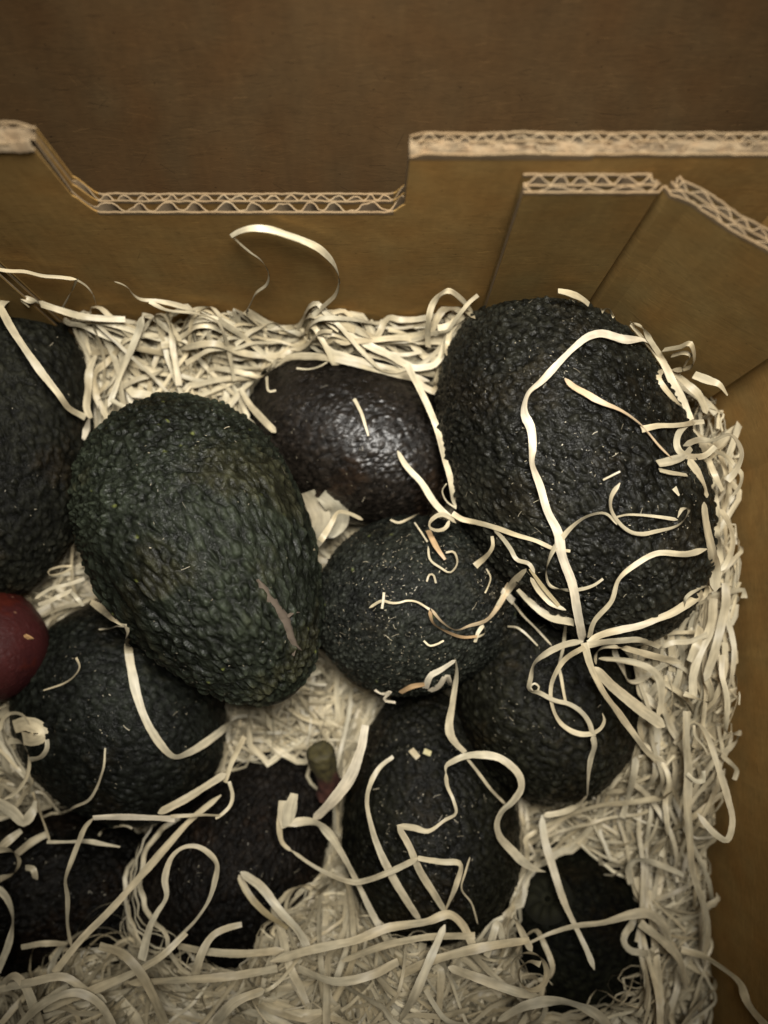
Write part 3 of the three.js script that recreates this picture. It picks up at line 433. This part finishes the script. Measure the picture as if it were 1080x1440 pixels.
shaving('pale chip standing on the top rim of the largest avocado', [785, 409, 800, 412, 818, 420, 828, 428], { w: [8, 11, 8] });
shaving('small pale chip at the upper right rim of the largest avocado', [846, 437, 856, 434, 863, 446], { w: [9, 12, 6] });
// knot and its spokes
shaving('shaving spreading right from the knot up to the right wall', [826, 902, 845, 893, 870, 886, 900, 880, 925, 870, 945, 862, 965, 850, 990, 833, 1012, 821], { w: [13, 12, 11, 14, 12], y: [0.028, 0.028, 0.024, 0.018, 0.014] });
shaving('small closed loop on the spoke toward the right wall', [962, 857, 964, 842, 978, 830, 994, 824, 992, 836, 978, 846], { w: 8, y: [0.021, 0.024, 0.02] });
shaving('shaving bending from the knot left and down over the round black avocado', [820, 902, 800, 905, 785, 910, 768, 919, 752, 932, 746, 955, 744, 970, 758, 974, 780, 985, 800, 990, 815, 999, 828, 1015, 834, 1035], { w: [13, 12, 10, 8, 7, 7, 10], y: [0.028, 0.024, 0.018, 0.014, 0.012, 0.01] });
shaving('twisted tail hanging over the lower rim of the round black avocado', [833, 1034, 836, 1048, 831, 1066, 828, 1085, 826, 1118], { w: [13, 11, 5, 4], y: [0.010, 0.004, -0.01] });
shaving('tiny ring of shaving on the round black avocado', [750, 972, 746, 966, 751, 961, 758, 966, 755, 973], { w: 3, y: [0.013, 0.015, 0.013] });
shaving('shaving circling over the bluish sheen of the round black avocado', [822, 910, 797, 925, 785, 940, 775, 965, 776, 990, 787, 1015, 808, 1030, 830, 1032, 845, 1024, 850, 1012, 847, 1003], { w: [9, 8, 6, 9, 8, 5], y: [0.028, 0.02, 0.013, 0.010, 0.010, 0.010] });
shaving('thin straight thread over the sheen of the round black avocado', [785, 938, 789, 952, 792, 970, 796, 990], { w: [5, 5, 4] });
shaving('short fat shaving fanning right from the knot', [826, 906, 850, 903, 872, 901, 900, 900, 928, 910], { w: [12, 12, 12, 8], y: [0.028, 0.024, 0.016] });
shaving('curved shaving folding under the knot toward the right straw', [838, 934, 838, 920, 848, 910, 872, 910, 895, 916, 925, 924, 958, 932], { w: [9, 11, 12, 12], y: [0.016, 0.024, 0.018, 0.012] });
shaving('long shaving running from the knot down into the right straw', [822, 904, 830, 935, 848, 972, 868, 1000, 890, 1030, 915, 1062, 938, 1072], { w: [12, 12, 10, 9], y: [0.028, 0.022, 0.012, 0.002] });
shaving('broad shaving split at its end below the knot', [836, 938, 858, 962, 885, 985, 910, 1004, 935, 1022], { w: [12, 18, 20, 16], y: [0.022, 0.014, 0.008], tw: 0.35 });
shaving('shaving lying level just right of the round black avocado', [842, 926, 870, 928, 900, 934, 925, 950, 930, 985, 925, 1010], { w: 11, y: [0.016, 0.012, 0.006] });
// right hand tangle
const tangle = [
  ['narrow shaving at the top of the right hand tangle by the cardboard flap', [886, 452, 904, 461, 914, 478, 927, 498, 935, 511], [6, 9, 10], 0.03],
  ['wide shaving at the left top of the right hand tangle', [887, 456, 906, 478, 922, 496, 935, 514, 945, 535, 958, 561, 971, 591], [6, 13, 15, 15], 0.028],
  ['square folded shaving sticking out against the cardboard flap', [933, 492, 956, 488, 970, 483, 976, 498, 974, 514, 956, 520, 945, 520], [10, 10, 8, 9], 0.028],
  ['inner fold of the square shaving by the cardboard flap', [945, 500, 962, 496, 972, 500, 966, 508, 962, 516], [8, 7, 5], 0.026],
  ['bowed shaving at the left of the right hand tangle', [932, 519, 926, 530, 934, 545, 947, 560, 958, 570], [8, 10, 10], 0.03],
  ['straight shaving down the core of the right hand tangle', [943, 520, 966, 540, 981, 553, 988, 566, 994, 582], [14, 14, 11], 0.026],
  ['frayed shaving end pointing right over the torn flap corner', [976, 527, 997, 535, 1012, 541, 1023, 556], [14, 13, 9, 3], 0.024],
  ['fine kinked thread at the right wall above the ring of shavings', [998, 574, 1018, 583, 1013, 592, 1016, 606], [5, 4, 3], 0.022],
  ['round ring of shaving in the right hand tangle', [990, 593, 966, 597, 953, 613, 953, 631, 966, 641, 990, 641, 1006, 628], [8, 11, 11, 10], 0.032],
  ['wide loop bulging toward the right wall', [961, 627, 981, 619, 1003, 619, 1026, 611, 1038, 623, 1043, 641, 1033, 664, 1022, 676], [10, 13, 12, 12], 0.03],
  ['narrow outer loop against the right wall', [997, 631, 1020, 641, 1034, 657, 1043, 667, 1040, 684, 1030, 698], [10, 10, 8, 6], 0.026],
  ['fat shaving hanging from the middle of the right hand tangle', [968, 646, 981, 664, 991, 683, 994, 700], [12, 14, 14], 0.026],
  ['stubby folded shaving tip over the right edge of the largest avocado', [925, 652, 943, 648, 962, 641, 972, 630], [14, 15, 10], 0.034],
  ['underside fold of the stubby shaving tip', [927, 661, 945, 665, 966, 668], [9, 10, 8], 0.03],
  ['shaving leaning steeply inside the wide loop', [996, 645, 1004, 665, 1016, 690], [9, 9, 7], 0.024],
  ['outer shaving leaning down inside the wide loop', [1013, 641, 1022, 668, 1028, 696], [10, 10, 8], 0.02],
  ['hanging loop on the right wall below the tangle', [1012, 716, 1021, 728, 1029, 748, 1030, 768, 1024, 787, 1014, 803], [14, 13, 12, 9], 0.018],
  ['vertical twisted shaving beside the right edge of the largest avocado', [990, 706, 993, 735, 999, 765, 1005, 800, 1006, 832], [14, 19, 20, 16], 0.02],
  ['second vertical shaving beside the largest avocado, nearer the wall', [1004, 690, 1008, 720, 1007, 755, 1012, 790, 1008, 820], [10, 13, 13, 10], 0.016],
  ['shaving running down the right wall from the spoke', [1020, 820, 1021, 845, 1016, 872, 1008, 905, 999, 935, 991, 958], [12, 14, 14, 12], 0.012],
  ['looped back end of the shaving on the right wall', [993, 955, 1001, 975, 998, 987, 984, 984, 962, 975], [10, 10, 8], 0.010],
  ['upright shaving at the right edge of the straw column', [1003, 842, 1000, 880, 985, 915, 975, 950, 975, 985], [13, 14, 13], 0.01],
  ['short upright stub in the straw right of the knot', [985, 882, 980, 905, 970, 930], [12, 13, 10], 0.014],
  ['shaving arching left from the straw column to the knot', [995, 892, 970, 902, 945, 904, 925, 912, 905, 905], [8, 10, 8], 0.016],
];
for (const [label, path, w, y] of tangle) shaving(label, path, { w, y: [y - 0.004, y, y - 0.003], tw: 0.75 });
// right wall, lower
shaving('long shaving hanging down the right side to the lower straw', [966, 1000, 965, 1040, 968, 1080, 967, 1130, 970, 1180, 975, 1230, 988, 1268, 995, 1305, 990, 1350], { w: [13, 13, 11, 10], y: [0.002, -0.004, -0.012, -0.022], tw: 0.4 });
shaving('hairpin shaving hooked on the right wall', [974, 1014, 987, 1022, 997, 1040, 1008, 1072, 1024, 1124, 1030, 1155, 1022, 1181, 1006, 1173, 980, 1143], { w: [4, 10, 12, 10, 10, 11], y: [0.004, 0.004, 0.004, -0.002] });
shaving('thin hanging thread beside the hairpin shaving', [976, 1020, 978, 1035, 990, 1050, 996, 1062], { w: [4, 3, 2], y: [0.004, 0.0] });
shaving('little hook on the right side above the hairpin bend', [966, 1088, 978, 1098, 989, 1098, 989, 1084], { w: 7, y: [-0.002, 0.0] });
shaving('arched shaving over the lower right straw', [887, 1243, 884, 1224, 891, 1211, 910, 1210, 935, 1219, 962, 1231], { w: [9, 10, 11, 7], y: [-0.026, -0.018, -0.02] });
shaving('long shaving falling over the half buried avocado at lower right', [762, 1146, 765, 1176, 779, 1225, 794, 1270, 808, 1300, 826, 1338, 836, 1364], { w: [10, 13, 11, 7, 12], y: [-0.018, -0.014, -0.012, -0.01, -0.006], tw: 0.4 });
shaving('shaving bridging from the round black avocado to the long falling one', [826, 1118, 815, 1130, 795, 1141, 764, 1147], { w: [5, 9, 9], y: [-0.012, -0.016, -0.018] });
shaving('shaving arching above the half buried avocado toward the right', [742, 1327, 775, 1312, 810, 1302, 850, 1297, 888, 1286, 912, 1285, 932, 1300, 944, 1332], { w: [4, 6, 9, 12, 14, 11], y: [-0.008, -0.010, -0.012, -0.02] });
shaving('shaving sloping right behind the half buried avocado', [900, 1298, 935, 1326, 955, 1348, 966, 1392], { w: 13, y: [-0.018, -0.02, -0.026] });
shaving('long shaving trailing into the lower right corner', [958, 1335, 990, 1345, 1018, 1363, 1040, 1382, 1052, 1412, 1080, 1446], { w: [12, 12, 13], y: [-0.02, -0.016, -0.012] });
shaving('curled ring of shaving on the front heap', [722, 1376, 722, 1352, 738, 1340, 760, 1346, 769, 1366, 764, 1385, 746, 1393, 732, 1382, 730, 1364, 744, 1352, 760, 1356], { w: 12, y: [-0.004, 0.002, 0.004, 0.002], tw: 0.5 });
shaving('upright pale shaving end above the curled ring', [707, 1325, 704, 1310, 700, 1298, 692, 1320, 684, 1345], { w: [9, 10, 11], y: [-0.008, -0.004, -0.006] });
shaving('bent shaving standing next to the upright end', [713, 1332, 716, 1300, 722, 1291, 736, 1315, 748, 1338], { w: [9, 9, 11], y: [-0.008, -0.004, -0.006] });
shaving('straight pale shaving leaning in the straw below the round black avocado', [875, 1150, 885, 1115, 893, 1080, 894, 1064], { w: [9, 11, 12], lift: 0.004 });
shaving('shaving falling from the round avocado toward the long upright one', [640, 925, 642, 945, 637, 985, 632, 1028, 640, 1044, 654, 1058], { w: [9, 11, 11, 13, 8], y: [0.012, 0.008, 0.004, 0.0] });
shaving('ribbon looping over the top of the long upright avocado', [627, 1087, 627, 1078, 640, 1069, 661, 1062, 697, 1064, 715, 1074, 730, 1090, 733, 1108, 721, 1127, 706, 1141, 699, 1157, 703, 1177, 718, 1194, 736, 1212, 752, 1222, 767, 1226], { w: [9, 11, 13, 13, 12, 10, 13, 14, 8], y: [0.002, 0.004, 0.004, 0.002, -0.004, -0.010, -0.016], tw: 0.5 });
shaving('zigzag shaving in the centre of the long upright avocado', [627, 1087, 629, 1105, 638, 1126, 641, 1144, 626, 1153, 602, 1169, 582, 1164, 558, 1161], { w: [8, 5, 6, 5, 9, 11], y: [0.002, 0.004, 0.004, 0.006] });
shaving('straight shaving running down from the zigzag on the long avocado', [559, 1161, 576, 1191, 590, 1224, 608, 1253, 627, 1284], { w: [10, 12, 12, 9], y: [0.006, 0.006, 0.002, -0.002], tw: 0.3 });
shaving('bowed shaving down the left side of the long upright avocado', [553, 1064, 534, 1079, 521, 1102, 516, 1126, 522, 1161, 534, 1197, 552, 1233, 573, 1268, 594, 1300], { w: [7, 9, 7, 10, 11, 12, 12], y: [-0.002, 0.0, 0.002, 0.002, 0.0, -0.004], tw: 0.4 });
shaving('shaving crossing left to right over the long upright avocado', [410, 1196, 435, 1214, 460, 1228, 484, 1238, 506, 1240, 546, 1227, 590, 1206], { w: [5, 6, 10, 9, 10], y: [-0.012, -0.008, -0.004, 0.004, 0.008] });
shaving('bent shaving forming a triangle on the long upright avocado', [588, 1207, 620, 1212, 647, 1215, 642, 1243, 626, 1282], { w: [9, 10, 8, 6], y: [0.008, 0.006, 0.004, -0.002] });
shaving('thin dangling thread right of the ribbon loop', [655, 1064, 673, 1087, 691, 1111, 712, 1132], { w: 5, y: [0.002, -0.004, -0.012] });
shaving('hair thin thread low on the right of the long upright avocado', [661, 1205, 655, 1225, 649, 1250, 663, 1270, 672, 1300], { w: 2.5 });
shaving('fat pale stick leaning between the stem stub and the long avocado', [514, 1020, 507, 1055, 491, 1095, 467, 1127, 440, 1154], { w: [14, 19, 19, 15], y: [0.004, 0.002, -0.002, -0.008], tw: 0.25, col: PALE });
shaving('shaving falling from the pale bundle down to the front heap', [402, 1160, 425, 1155, 447, 1158, 468, 1180, 486, 1210, 502, 1240, 520, 1278, 537, 1310, 554, 1342], { w: [14, 16, 11, 8, 10, 11], y: [-0.006, -0.006, -0.008, -0.012, -0.012, -0.008] });
shaving('narrow shaving curving down under the pale bundle', [396, 1132, 393, 1160, 397, 1185, 410, 1197], { w: [10, 10, 5], y: [-0.008, -0.012] });
shaving('pale bundle of split shaving beside the stem stub', [414, 1116, 408, 1138, 404, 1162], { w: [12, 20, 14], y: [-0.004, -0.006], tw: 0.4 });
shaving('second leaf of the split pale bundle near the stem stub', [398, 1126, 397, 1148, 400, 1164], { w: [14, 15, 10], y: [-0.006, -0.008], tw: 0.4 });
shaving('yellowed shaving sloping right in front of the stemmed avocado', [338, 1226, 367, 1247, 393, 1280, 420, 1310, 437, 1342], { w: [12, 15, 14, 13], y: [-0.012, -0.008, -0.006], tw: 0.4 });
shaving('olive shaving under the yellowed one in front of the stemmed avocado', [336, 1230, 350, 1258, 375, 1285, 405, 1305], { w: [10, 12, 9], y: [-0.016, -0.014], col: OLD });
shaving('tall arch of shaving over the stemmed avocado', [199, 1350, 211, 1303, 220, 1285, 234, 1261, 232, 1236, 241, 1206, 257, 1192, 275, 1190, 293, 1199, 305, 1215, 302, 1239, 293, 1267, 275, 1294, 251, 1319, 226, 1346, 196, 1361], { w: [13, 11, 6, 10, 6, 10, 11, 5, 6, 10, 12], y: [-0.006, -0.002, 0.0, 0.0, -0.004, -0.006] });
shaving('long straight shaving running diagonally across the lower left', [311, 1118, 266, 1155, 232, 1193, 189, 1242, 153, 1282, 116, 1319, 76, 1368], { w: [10, 11, 12, 10, 11], y: [-0.004, -0.002, 0.0, 0.002], tw: 0.25 });
shaving('wide shaving laid along the lower right of the round glossy avocado', [318, 1088, 295, 1102, 265, 1121, 222, 1144], { w: [12, 14, 12], y: [-0.002, -0.002, 0.0], tw: 0.25 });
shaving('level flat shaving at lower left with a folded left end', [131, 1150, 150, 1149, 183, 1149, 215, 1150, 246, 1152], { w: [8, 11, 11, 10], y: [0.003, 0.003, 0.002], tw: 0.25, col: PALE });
shaving('narrow shaving continuing right of the level flat one', [240, 1148, 262, 1147, 285, 1146, 310, 1147], { w: [6, 5, 4], y: [0.003, 0.001] });
shaving('twisting shaving hanging down from the folded left end', [132, 1150, 120, 1163, 110, 1186, 100, 1212, 92, 1237, 95, 1262, 95, 1300, 101, 1334], { w: [7, 10, 9, 6, 11, 5, 6], y: [0.003, 0.002, -0.002, -0.008], tw: 1.2 });
shaving('short shaving standing up from the knot beside the glossy avocado', [316, 1100, 326, 1072, 334, 1055, 344, 1036], { w: [8, 10, 8], y: [-0.004, -0.004, -0.01] });
shaving('crooked thin thread below the knot at lower left', [322, 1099, 327, 1118, 324, 1132, 312, 1145, 303, 1151], { w: [5, 6, 4], y: [-0.004, 0.0] });
shaving('wandering thread rising over the round glossy avocado', [148, 1052, 145, 1082, 126, 1124, 106, 1134, 86, 1143, 72, 1128, 61, 1116, 46, 1113], { w: [3, 5, 4, 4], lift: 0.002 });
shaving('thin thread slanting in the dark at the lower left', [46, 1114, 54, 1138, 62, 1158, 70, 1183], { w: [6, 5, 4], y: [-0.008, -0.01] });
shaving('thin level thread below the twisting shaving', [66, 1184, 95, 1184, 122, 1183, 145, 1187, 169, 1191], { w: [5, 4, 7, 3], y: [-0.01, -0.008] });
shaving('j shaped shaving draped over the round glossy avocado', [178, 881, 183, 931, 196, 989, 214, 1029, 244, 1064, 262, 1060, 285, 1047, 306, 1032, 330, 1012], { w: [10, 13, 13, 14, 10, 13, 11], lift: 0.002, tw: 0.35 });
shaving('small stray tip left of the j shaped shaving', [139, 885, 155, 884, 165, 880, 178, 880], { w: [2, 5, 6] });
shaving('fine curved hair on the left of the round glossy avocado', [107, 925, 112, 937, 106, 949, 92, 960, 61, 971], { w: [4, 5, 4, 2] });
shaving('small fine hook at the bottom of the round glossy avocado', [139, 1175, 146, 1166, 160, 1163, 176, 1161, 186, 1165], { w: 3, lift: 0.002 });
// left straw tuft
const leftTuft = [
  ['fat curled shaving with a rounded pale end at the left edge', [20, 1022, 36, 1018, 52, 1023, 58, 1034, 46, 1040, 32, 1038], [22, 26, 24, 20], -0.002],
  ['thin looping shaving at the left edge under the red fruit', [0, 1028, 4, 1012, 16, 1003, 32, 1006, 42, 1020], [6, 7, 6], -0.004],
  ['bowed shaving below the fat curled one', [12, 1042, 30, 1044, 41, 1066, 36, 1096, 20, 1116, 6, 1124], [10, 9, 7, 6], -0.004],
  ['narrow curve right of the fat curled shaving', [66, 1040, 66, 1052, 58, 1064, 42, 1068], [7, 9, 9], -0.004],
  ['broad chip of shaving at the left edge', [-6, 1127, 18, 1142, 34, 1156, 46, 1140, 50, 1126], [18, 20, 18, 5], -0.008],
  ['shaving sloping along the left edge under the broad chip', [-6, 1198, 12, 1182, 30, 1168], [12, 14, 8], -0.014],
  ['dull shaving crossing behind the thin thread at left', [22, 1202, 48, 1182, 68, 1172], [12, 13, 11], -0.018],
  ['round loop at the left edge above the lower left avocado', [0, 1195, 16, 1196, 27, 1210, 20, 1228, 0, 1236], [9, 9, 8, 11], -0.012],
  ['short bent tab beside the round loop at left', [36, 1220, 46, 1222, 50, 1236], [8, 9, 8], -0.014],
  ['wide shaving curving down the left edge of the photo', [-6, 1246, 10, 1264, 18, 1290, 12, 1328, -4, 1366], [12, 14, 13], -0.008],
  ['stubby shaving pointing left out of the front heap', [30, 1332, 60, 1327, 95, 1327], [8, 9, 9], -0.012],
  ['upper shaving of the small tuft beside the red fruit', [49, 842, 62, 833, 76, 826, 95, 822, 119, 814], [5, 6, 6, 7], 0.002],
  ['lower shaving of the small tuft beside the red fruit', [54, 850, 70, 845, 84, 838, 101, 830], [6, 7, 6], 0.0],
  ['flat shaving tip tucked under the green avocado', [128, 846, 142, 855, 157, 866, 173, 878], [8, 13, 15, 7], 0.004],
  ['tiny thread loop above the small tuft beside the red fruit', [101, 796, 84, 797, 68, 803, 69, 808, 84, 807, 103, 798], [4, 4, 4], 0.004],
  ['short splinter crossing the small tuft beside the red fruit', [100, 832, 108, 841, 117, 852], [5, 6, 4], 0.004],
];
for (const [label, path, w, y] of leftTuft) shaving(label, path, { w, y: [y, y + 0.003, y], tw: 0.5 });
// middle tufts
shaving('crumpled papery shaving between the green and middle avocados', [432, 692, 446, 712, 452, 738, 442, 768], { w: [26, 34, 34, 16], y: [-0.012, -0.006, 0.0], tw: 0.5, col: [0.40, 0.36, 0.27] });
shaving('second papery fold between the green and brownish avocados', [452, 696, 472, 712, 478, 735, 462, 756], { w: [22, 34, 30, 12], y: [-0.014, -0.008, -0.004], tw: 0.6, col: [0.36, 0.33, 0.25] });
shaving('small white shaving arched over the papery fold', [510, 731, 500, 726, 491, 722, 476, 720, 466, 736, 455, 754, 441, 774], { w: [6, 7, 8, 11, 9], y: [0.002, 0.006, 0.004] });
shaving('tan splinter on the upper part of the middle avocado', [602, 746, 613, 768, 626, 787], { w: [9, 9, 5], col: TAN, tw: 0.3, lift: 0.002 });
shaving('thin ring of thread around the tan splinter', [602, 768, 605, 787, 619, 798, 633, 805, 643, 792, 638, 776, 627, 777], { w: 3.5, lift: 0.002 });
shaving('hair thin spike above the tan splinter', [583, 735, 592, 748, 601, 762], { w: 3 });
shaving('two toned tan loop low on the middle avocado', [604, 858, 609, 876, 626, 887, 650, 896, 671, 895], { w: [8, 7, 6, 4], col: TAN, lift: 0.002 });
shaving('tan shaving turning pale toward the dark gap at right of the middle avocado', [606, 856, 622, 875, 641, 886, 660, 880, 684, 872, 702, 850, 716, 822], { w: [6, 4, 4, 8, 9, 11], col: [0.55, 0.43, 0.28], y: [0.018, 0.018, 0.016, 0.012, 0.006] });
shaving('branching white thread across the centre of the middle avocado', [519, 855, 537, 845, 551, 848, 564, 847, 570, 845, 585, 846, 604, 857], { w: [4, 5, 3, 3, 4], lift: 0.0015 });
shaving('short white spike crossing the branching thread', [540, 833, 539, 845, 537, 856], { w: 4, lift: 0.002 });
shaving('short fine bow near the bottom of the middle avocado', [596, 901, 604, 908, 614, 906, 624, 901], { w: 3 });
shaving('small hooked thread in the centre of the middle avocado', [600, 818, 604, 808, 609, 808, 613, 820], { w: 3 });
shaving('forked thread at the top rim of the middle avocado', [549, 731, 560, 735, 574, 730, 589, 722], { w: [4, 5, 3] });
shaving('small white twist at the lower right of the middle avocado', [668, 903, 672, 890, 680, 880, 682, 890, 672, 896], { w: [6, 7, 3], y: [0.012, 0.014] });
const feather = [
  ['long leaf shaped shaving in the dark gap left of the largest avocado', [728, 829, 746, 847, 770, 864, 808, 876], [8, 13, 16, 11], 0.002, STRAW],
  ['upper leaf shaped shaving in the dark gap', [746, 812, 758, 830, 775, 848, 796, 858], [6, 12, 10, 4], 0.0, STRAW],
  ['narrow sliver above the leaf shaped shavings', [745, 800, 764, 826, 786, 852], [4, 8, 5], 0.002, OLD],
  ['square ended chip beside the dark gap', [706, 830, 714, 838, 722, 846], [10, 11, 11], 0.008, PALE],
  ['shaving entering the dark gap from the middle avocado', [699, 852, 716, 828, 730, 810, 740, 800], [7, 11, 12, 6], 0.004, STRAW],
  ['long hair hanging into the dark gap above the round black avocado', [721, 847, 736, 866, 752, 882, 776, 908], [4, 3, 3], 0.002, STRAW],
  ['loose pale thread in the dark gap', [714, 881, 726, 882, 738, 890, 756, 908], [3, 3, 2], 0.0, STRAW],
  ['vertical thread below the leaf shaped shavings', [796, 876, 794, 892, 792, 910, 786, 936], [4, 5, 4], 0.006, STRAW],
  ['tan chip in the gap under the middle avocado', [563, 974, 578, 966, 597, 962], [8, 10, 8], -0.004, TAN],
  ['crumpled white bit in the gap under the middle avocado', [598, 968, 606, 950, 620, 942, 641, 928], [10, 9, 8, 7], -0.002, PALE],
  ['second crumpled bit beside the white one under the middle avocado', [604, 972, 618, 964, 628, 950, 634, 964], [8, 11, 9], -0.006, PALE],
  ['small bluish white thread under the middle avocado', [527, 970, 540, 976, 550, 972, 540, 984, 556, 988], [4, 5, 4], 0.0, PALE],
];
for (const [label, path, w, y, col] of feather) shaving(label, path, { w, y: [y, y + 0.002, y - 0.002], col, tw: 0.6 });
// front heap, the ribbons one can follow
const front = [
  ['broad ribbon sweeping across the front heap toward the long avocado', [380, 1352, 440, 1335, 500, 1322, 545, 1305, 600, 1296, 632, 1286, 650, 1300, 664, 1328], [12, 13, 14, 13, 13], 0.0],
  ['folded ribbon bending over at the left of the front heap', [270, 1388, 284, 1340, 300, 1315, 320, 1305, 340, 1300], [13, 14, 11, 8], -0.002],
  ['long low ribbon behind the folded one on the front heap', [250, 1330, 290, 1338, 340, 1341, 400, 1336], [11, 13, 11], -0.008],
  ['yellowed ribbon from the middle to the lower left of the front heap', [140, 1330, 170, 1340, 195, 1365, 215, 1400, 232, 1440], [12, 15, 15, 14], 0.004],
  ['wide ribbon curving across the left front heap', [-6, 1392, 40, 1382, 90, 1374, 120, 1392, 150, 1410], [10, 13, 13, 12], 0.006],
  ['bent ribbon in the left corner of the front heap', [-4, 1398, 18, 1372, 34, 1385, 52, 1430, 58, 1450], [12, 13, 15, 15], 0.004],
  ['ribbon sweeping from the front heap up to the tall arch', [60, 1418, 110, 1400, 170, 1376, 220, 1350, 262, 1312], [13, 13, 12, 10], 0.004],
  ['level ribbon through the middle of the front heap', [180, 1382, 260, 1378, 330, 1372, 390, 1362], [11, 13, 12], 0.0],
  ['steep ribbon at the bottom centre of the front heap', [560, 1440, 580, 1405, 600, 1360, 626, 1300], [15, 15, 13, 10], 0.004],
  ['ribbon crossing the steep one at the bottom centre', [480, 1352, 540, 1330, 600, 1318, 668, 1316], [10, 12, 11], 0.0],
  ['ribbon leading from bottom centre to the upright ends', [560, 1372, 610, 1350, 680, 1332, 744, 1322], [13, 14, 10], 0.002],
  ['long ribbon sloping down right across the front heap', [630, 1360, 680, 1378, 724, 1394, 760, 1402], [13, 14, 12], 0.006],
  ['curved ribbon at the very bottom right of the front heap', [700, 1436, 740, 1414, 790, 1408, 835, 1424, 860, 1446], [13, 15, 14], 0.004],
  ['ribbon loop at the bottom left of the front heap', [20, 1450, 60, 1412, 108, 1396, 140, 1412, 160, 1446], [12, 12, 13], 0.01],
  ['short ribbon end sticking up in the middle of the front heap', [300, 1442, 330, 1410, 372, 1392], [15, 15, 12], 0.008],
  ['pair ribbon lying low right of the yellowed shaving', [420, 1362, 470, 1380, 520, 1372, 560, 1352], [11, 13, 12], 0.004],
];
for (const [label, path, w, y] of front) shaving(label, path, { w, y: [y - 0.003, y + 0.002, y + 0.001, y - 0.003], tw: 0.55 });

// ---- crumbs and fibres dusted over the fruit
{
  const b = buf(), spots = [[800, 640, 185, 240, 560], [582, 850, 130, 118, 620], [500, 620, 125, 105, 90], [280, 780, 150, 205, 110], [770, 985, 115, 125, 120], [600, 1130, 105, 150, 260], [175, 1000, 120, 140, 110], [40, 620, 70, 190, 60], [340, 1190, 100, 100, 70], [90, 1230, 90, 80, 40]];
  for (const [cx, cy, rx, ry, n] of spots) for (let i = 0; i < n; i++) {
    const a = rnd() * 6.283, r = Math.sqrt(rnd()), h = hitFruit(cx + rx * r * Math.cos(a), cy + ry * r * Math.sin(a)); if (!h || nz(h.point.x * 70, h.point.y * 70, h.point.z * 70 + 5) < -0.12 + 0.25 * rnd() - 0.12) continue;
    const d = V(rr(-1, 1), rr(-1, 1), rr(-1, 1)); d.addScaledVector(h.normal, -d.dot(h.normal)).normalize(); const len = rnd() < 0.06 ? rr(0.0012, 0.0026) : rr(0.00015, 0.0007), bend = V().crossVectors(d, h.normal).multiplyScalar(rr(-0.08, 0.08) * len), pts = [];
    for (let k = 0; k < 4; k++) pts.push(h.point.clone().addScaledVector(h.normal, 0.0004).addScaledVector(d, (k / 3 - 0.5) * len).addScaledVector(bend, 4 * (k / 3) * (1 - k / 3)));
    const w = rr(0.00008, 0.00024), t = rr(0.2, 0.85) * rr(0.5, 1); strip(pts, () => w, () => 0, () => h.normal, { base: O0, col: [0.75 * t, 0.67 * t, 0.5 * t], single: true, us: 0, vs: 0 }, b);
  }
  tag(mesh('straw_crumbs', geoOf(b), M.straw), 'fine pale wood crumbs and fibres dusted over the avocado skins', 'crumbs', null, 'stuff');
  // two larger flakes on the long avocado
  shaving('small white flake on the long upright avocado', [578, 1054, 588, 1066], { w: 10, tw: 0.2 });
  shaving('small yellowish flake beside the white one on the long upright avocado', [596, 1056, 606, 1060], { w: 9, tw: 0.2, col: [0.62, 0.55, 0.3] });
}
renderer.render(scene, camera);
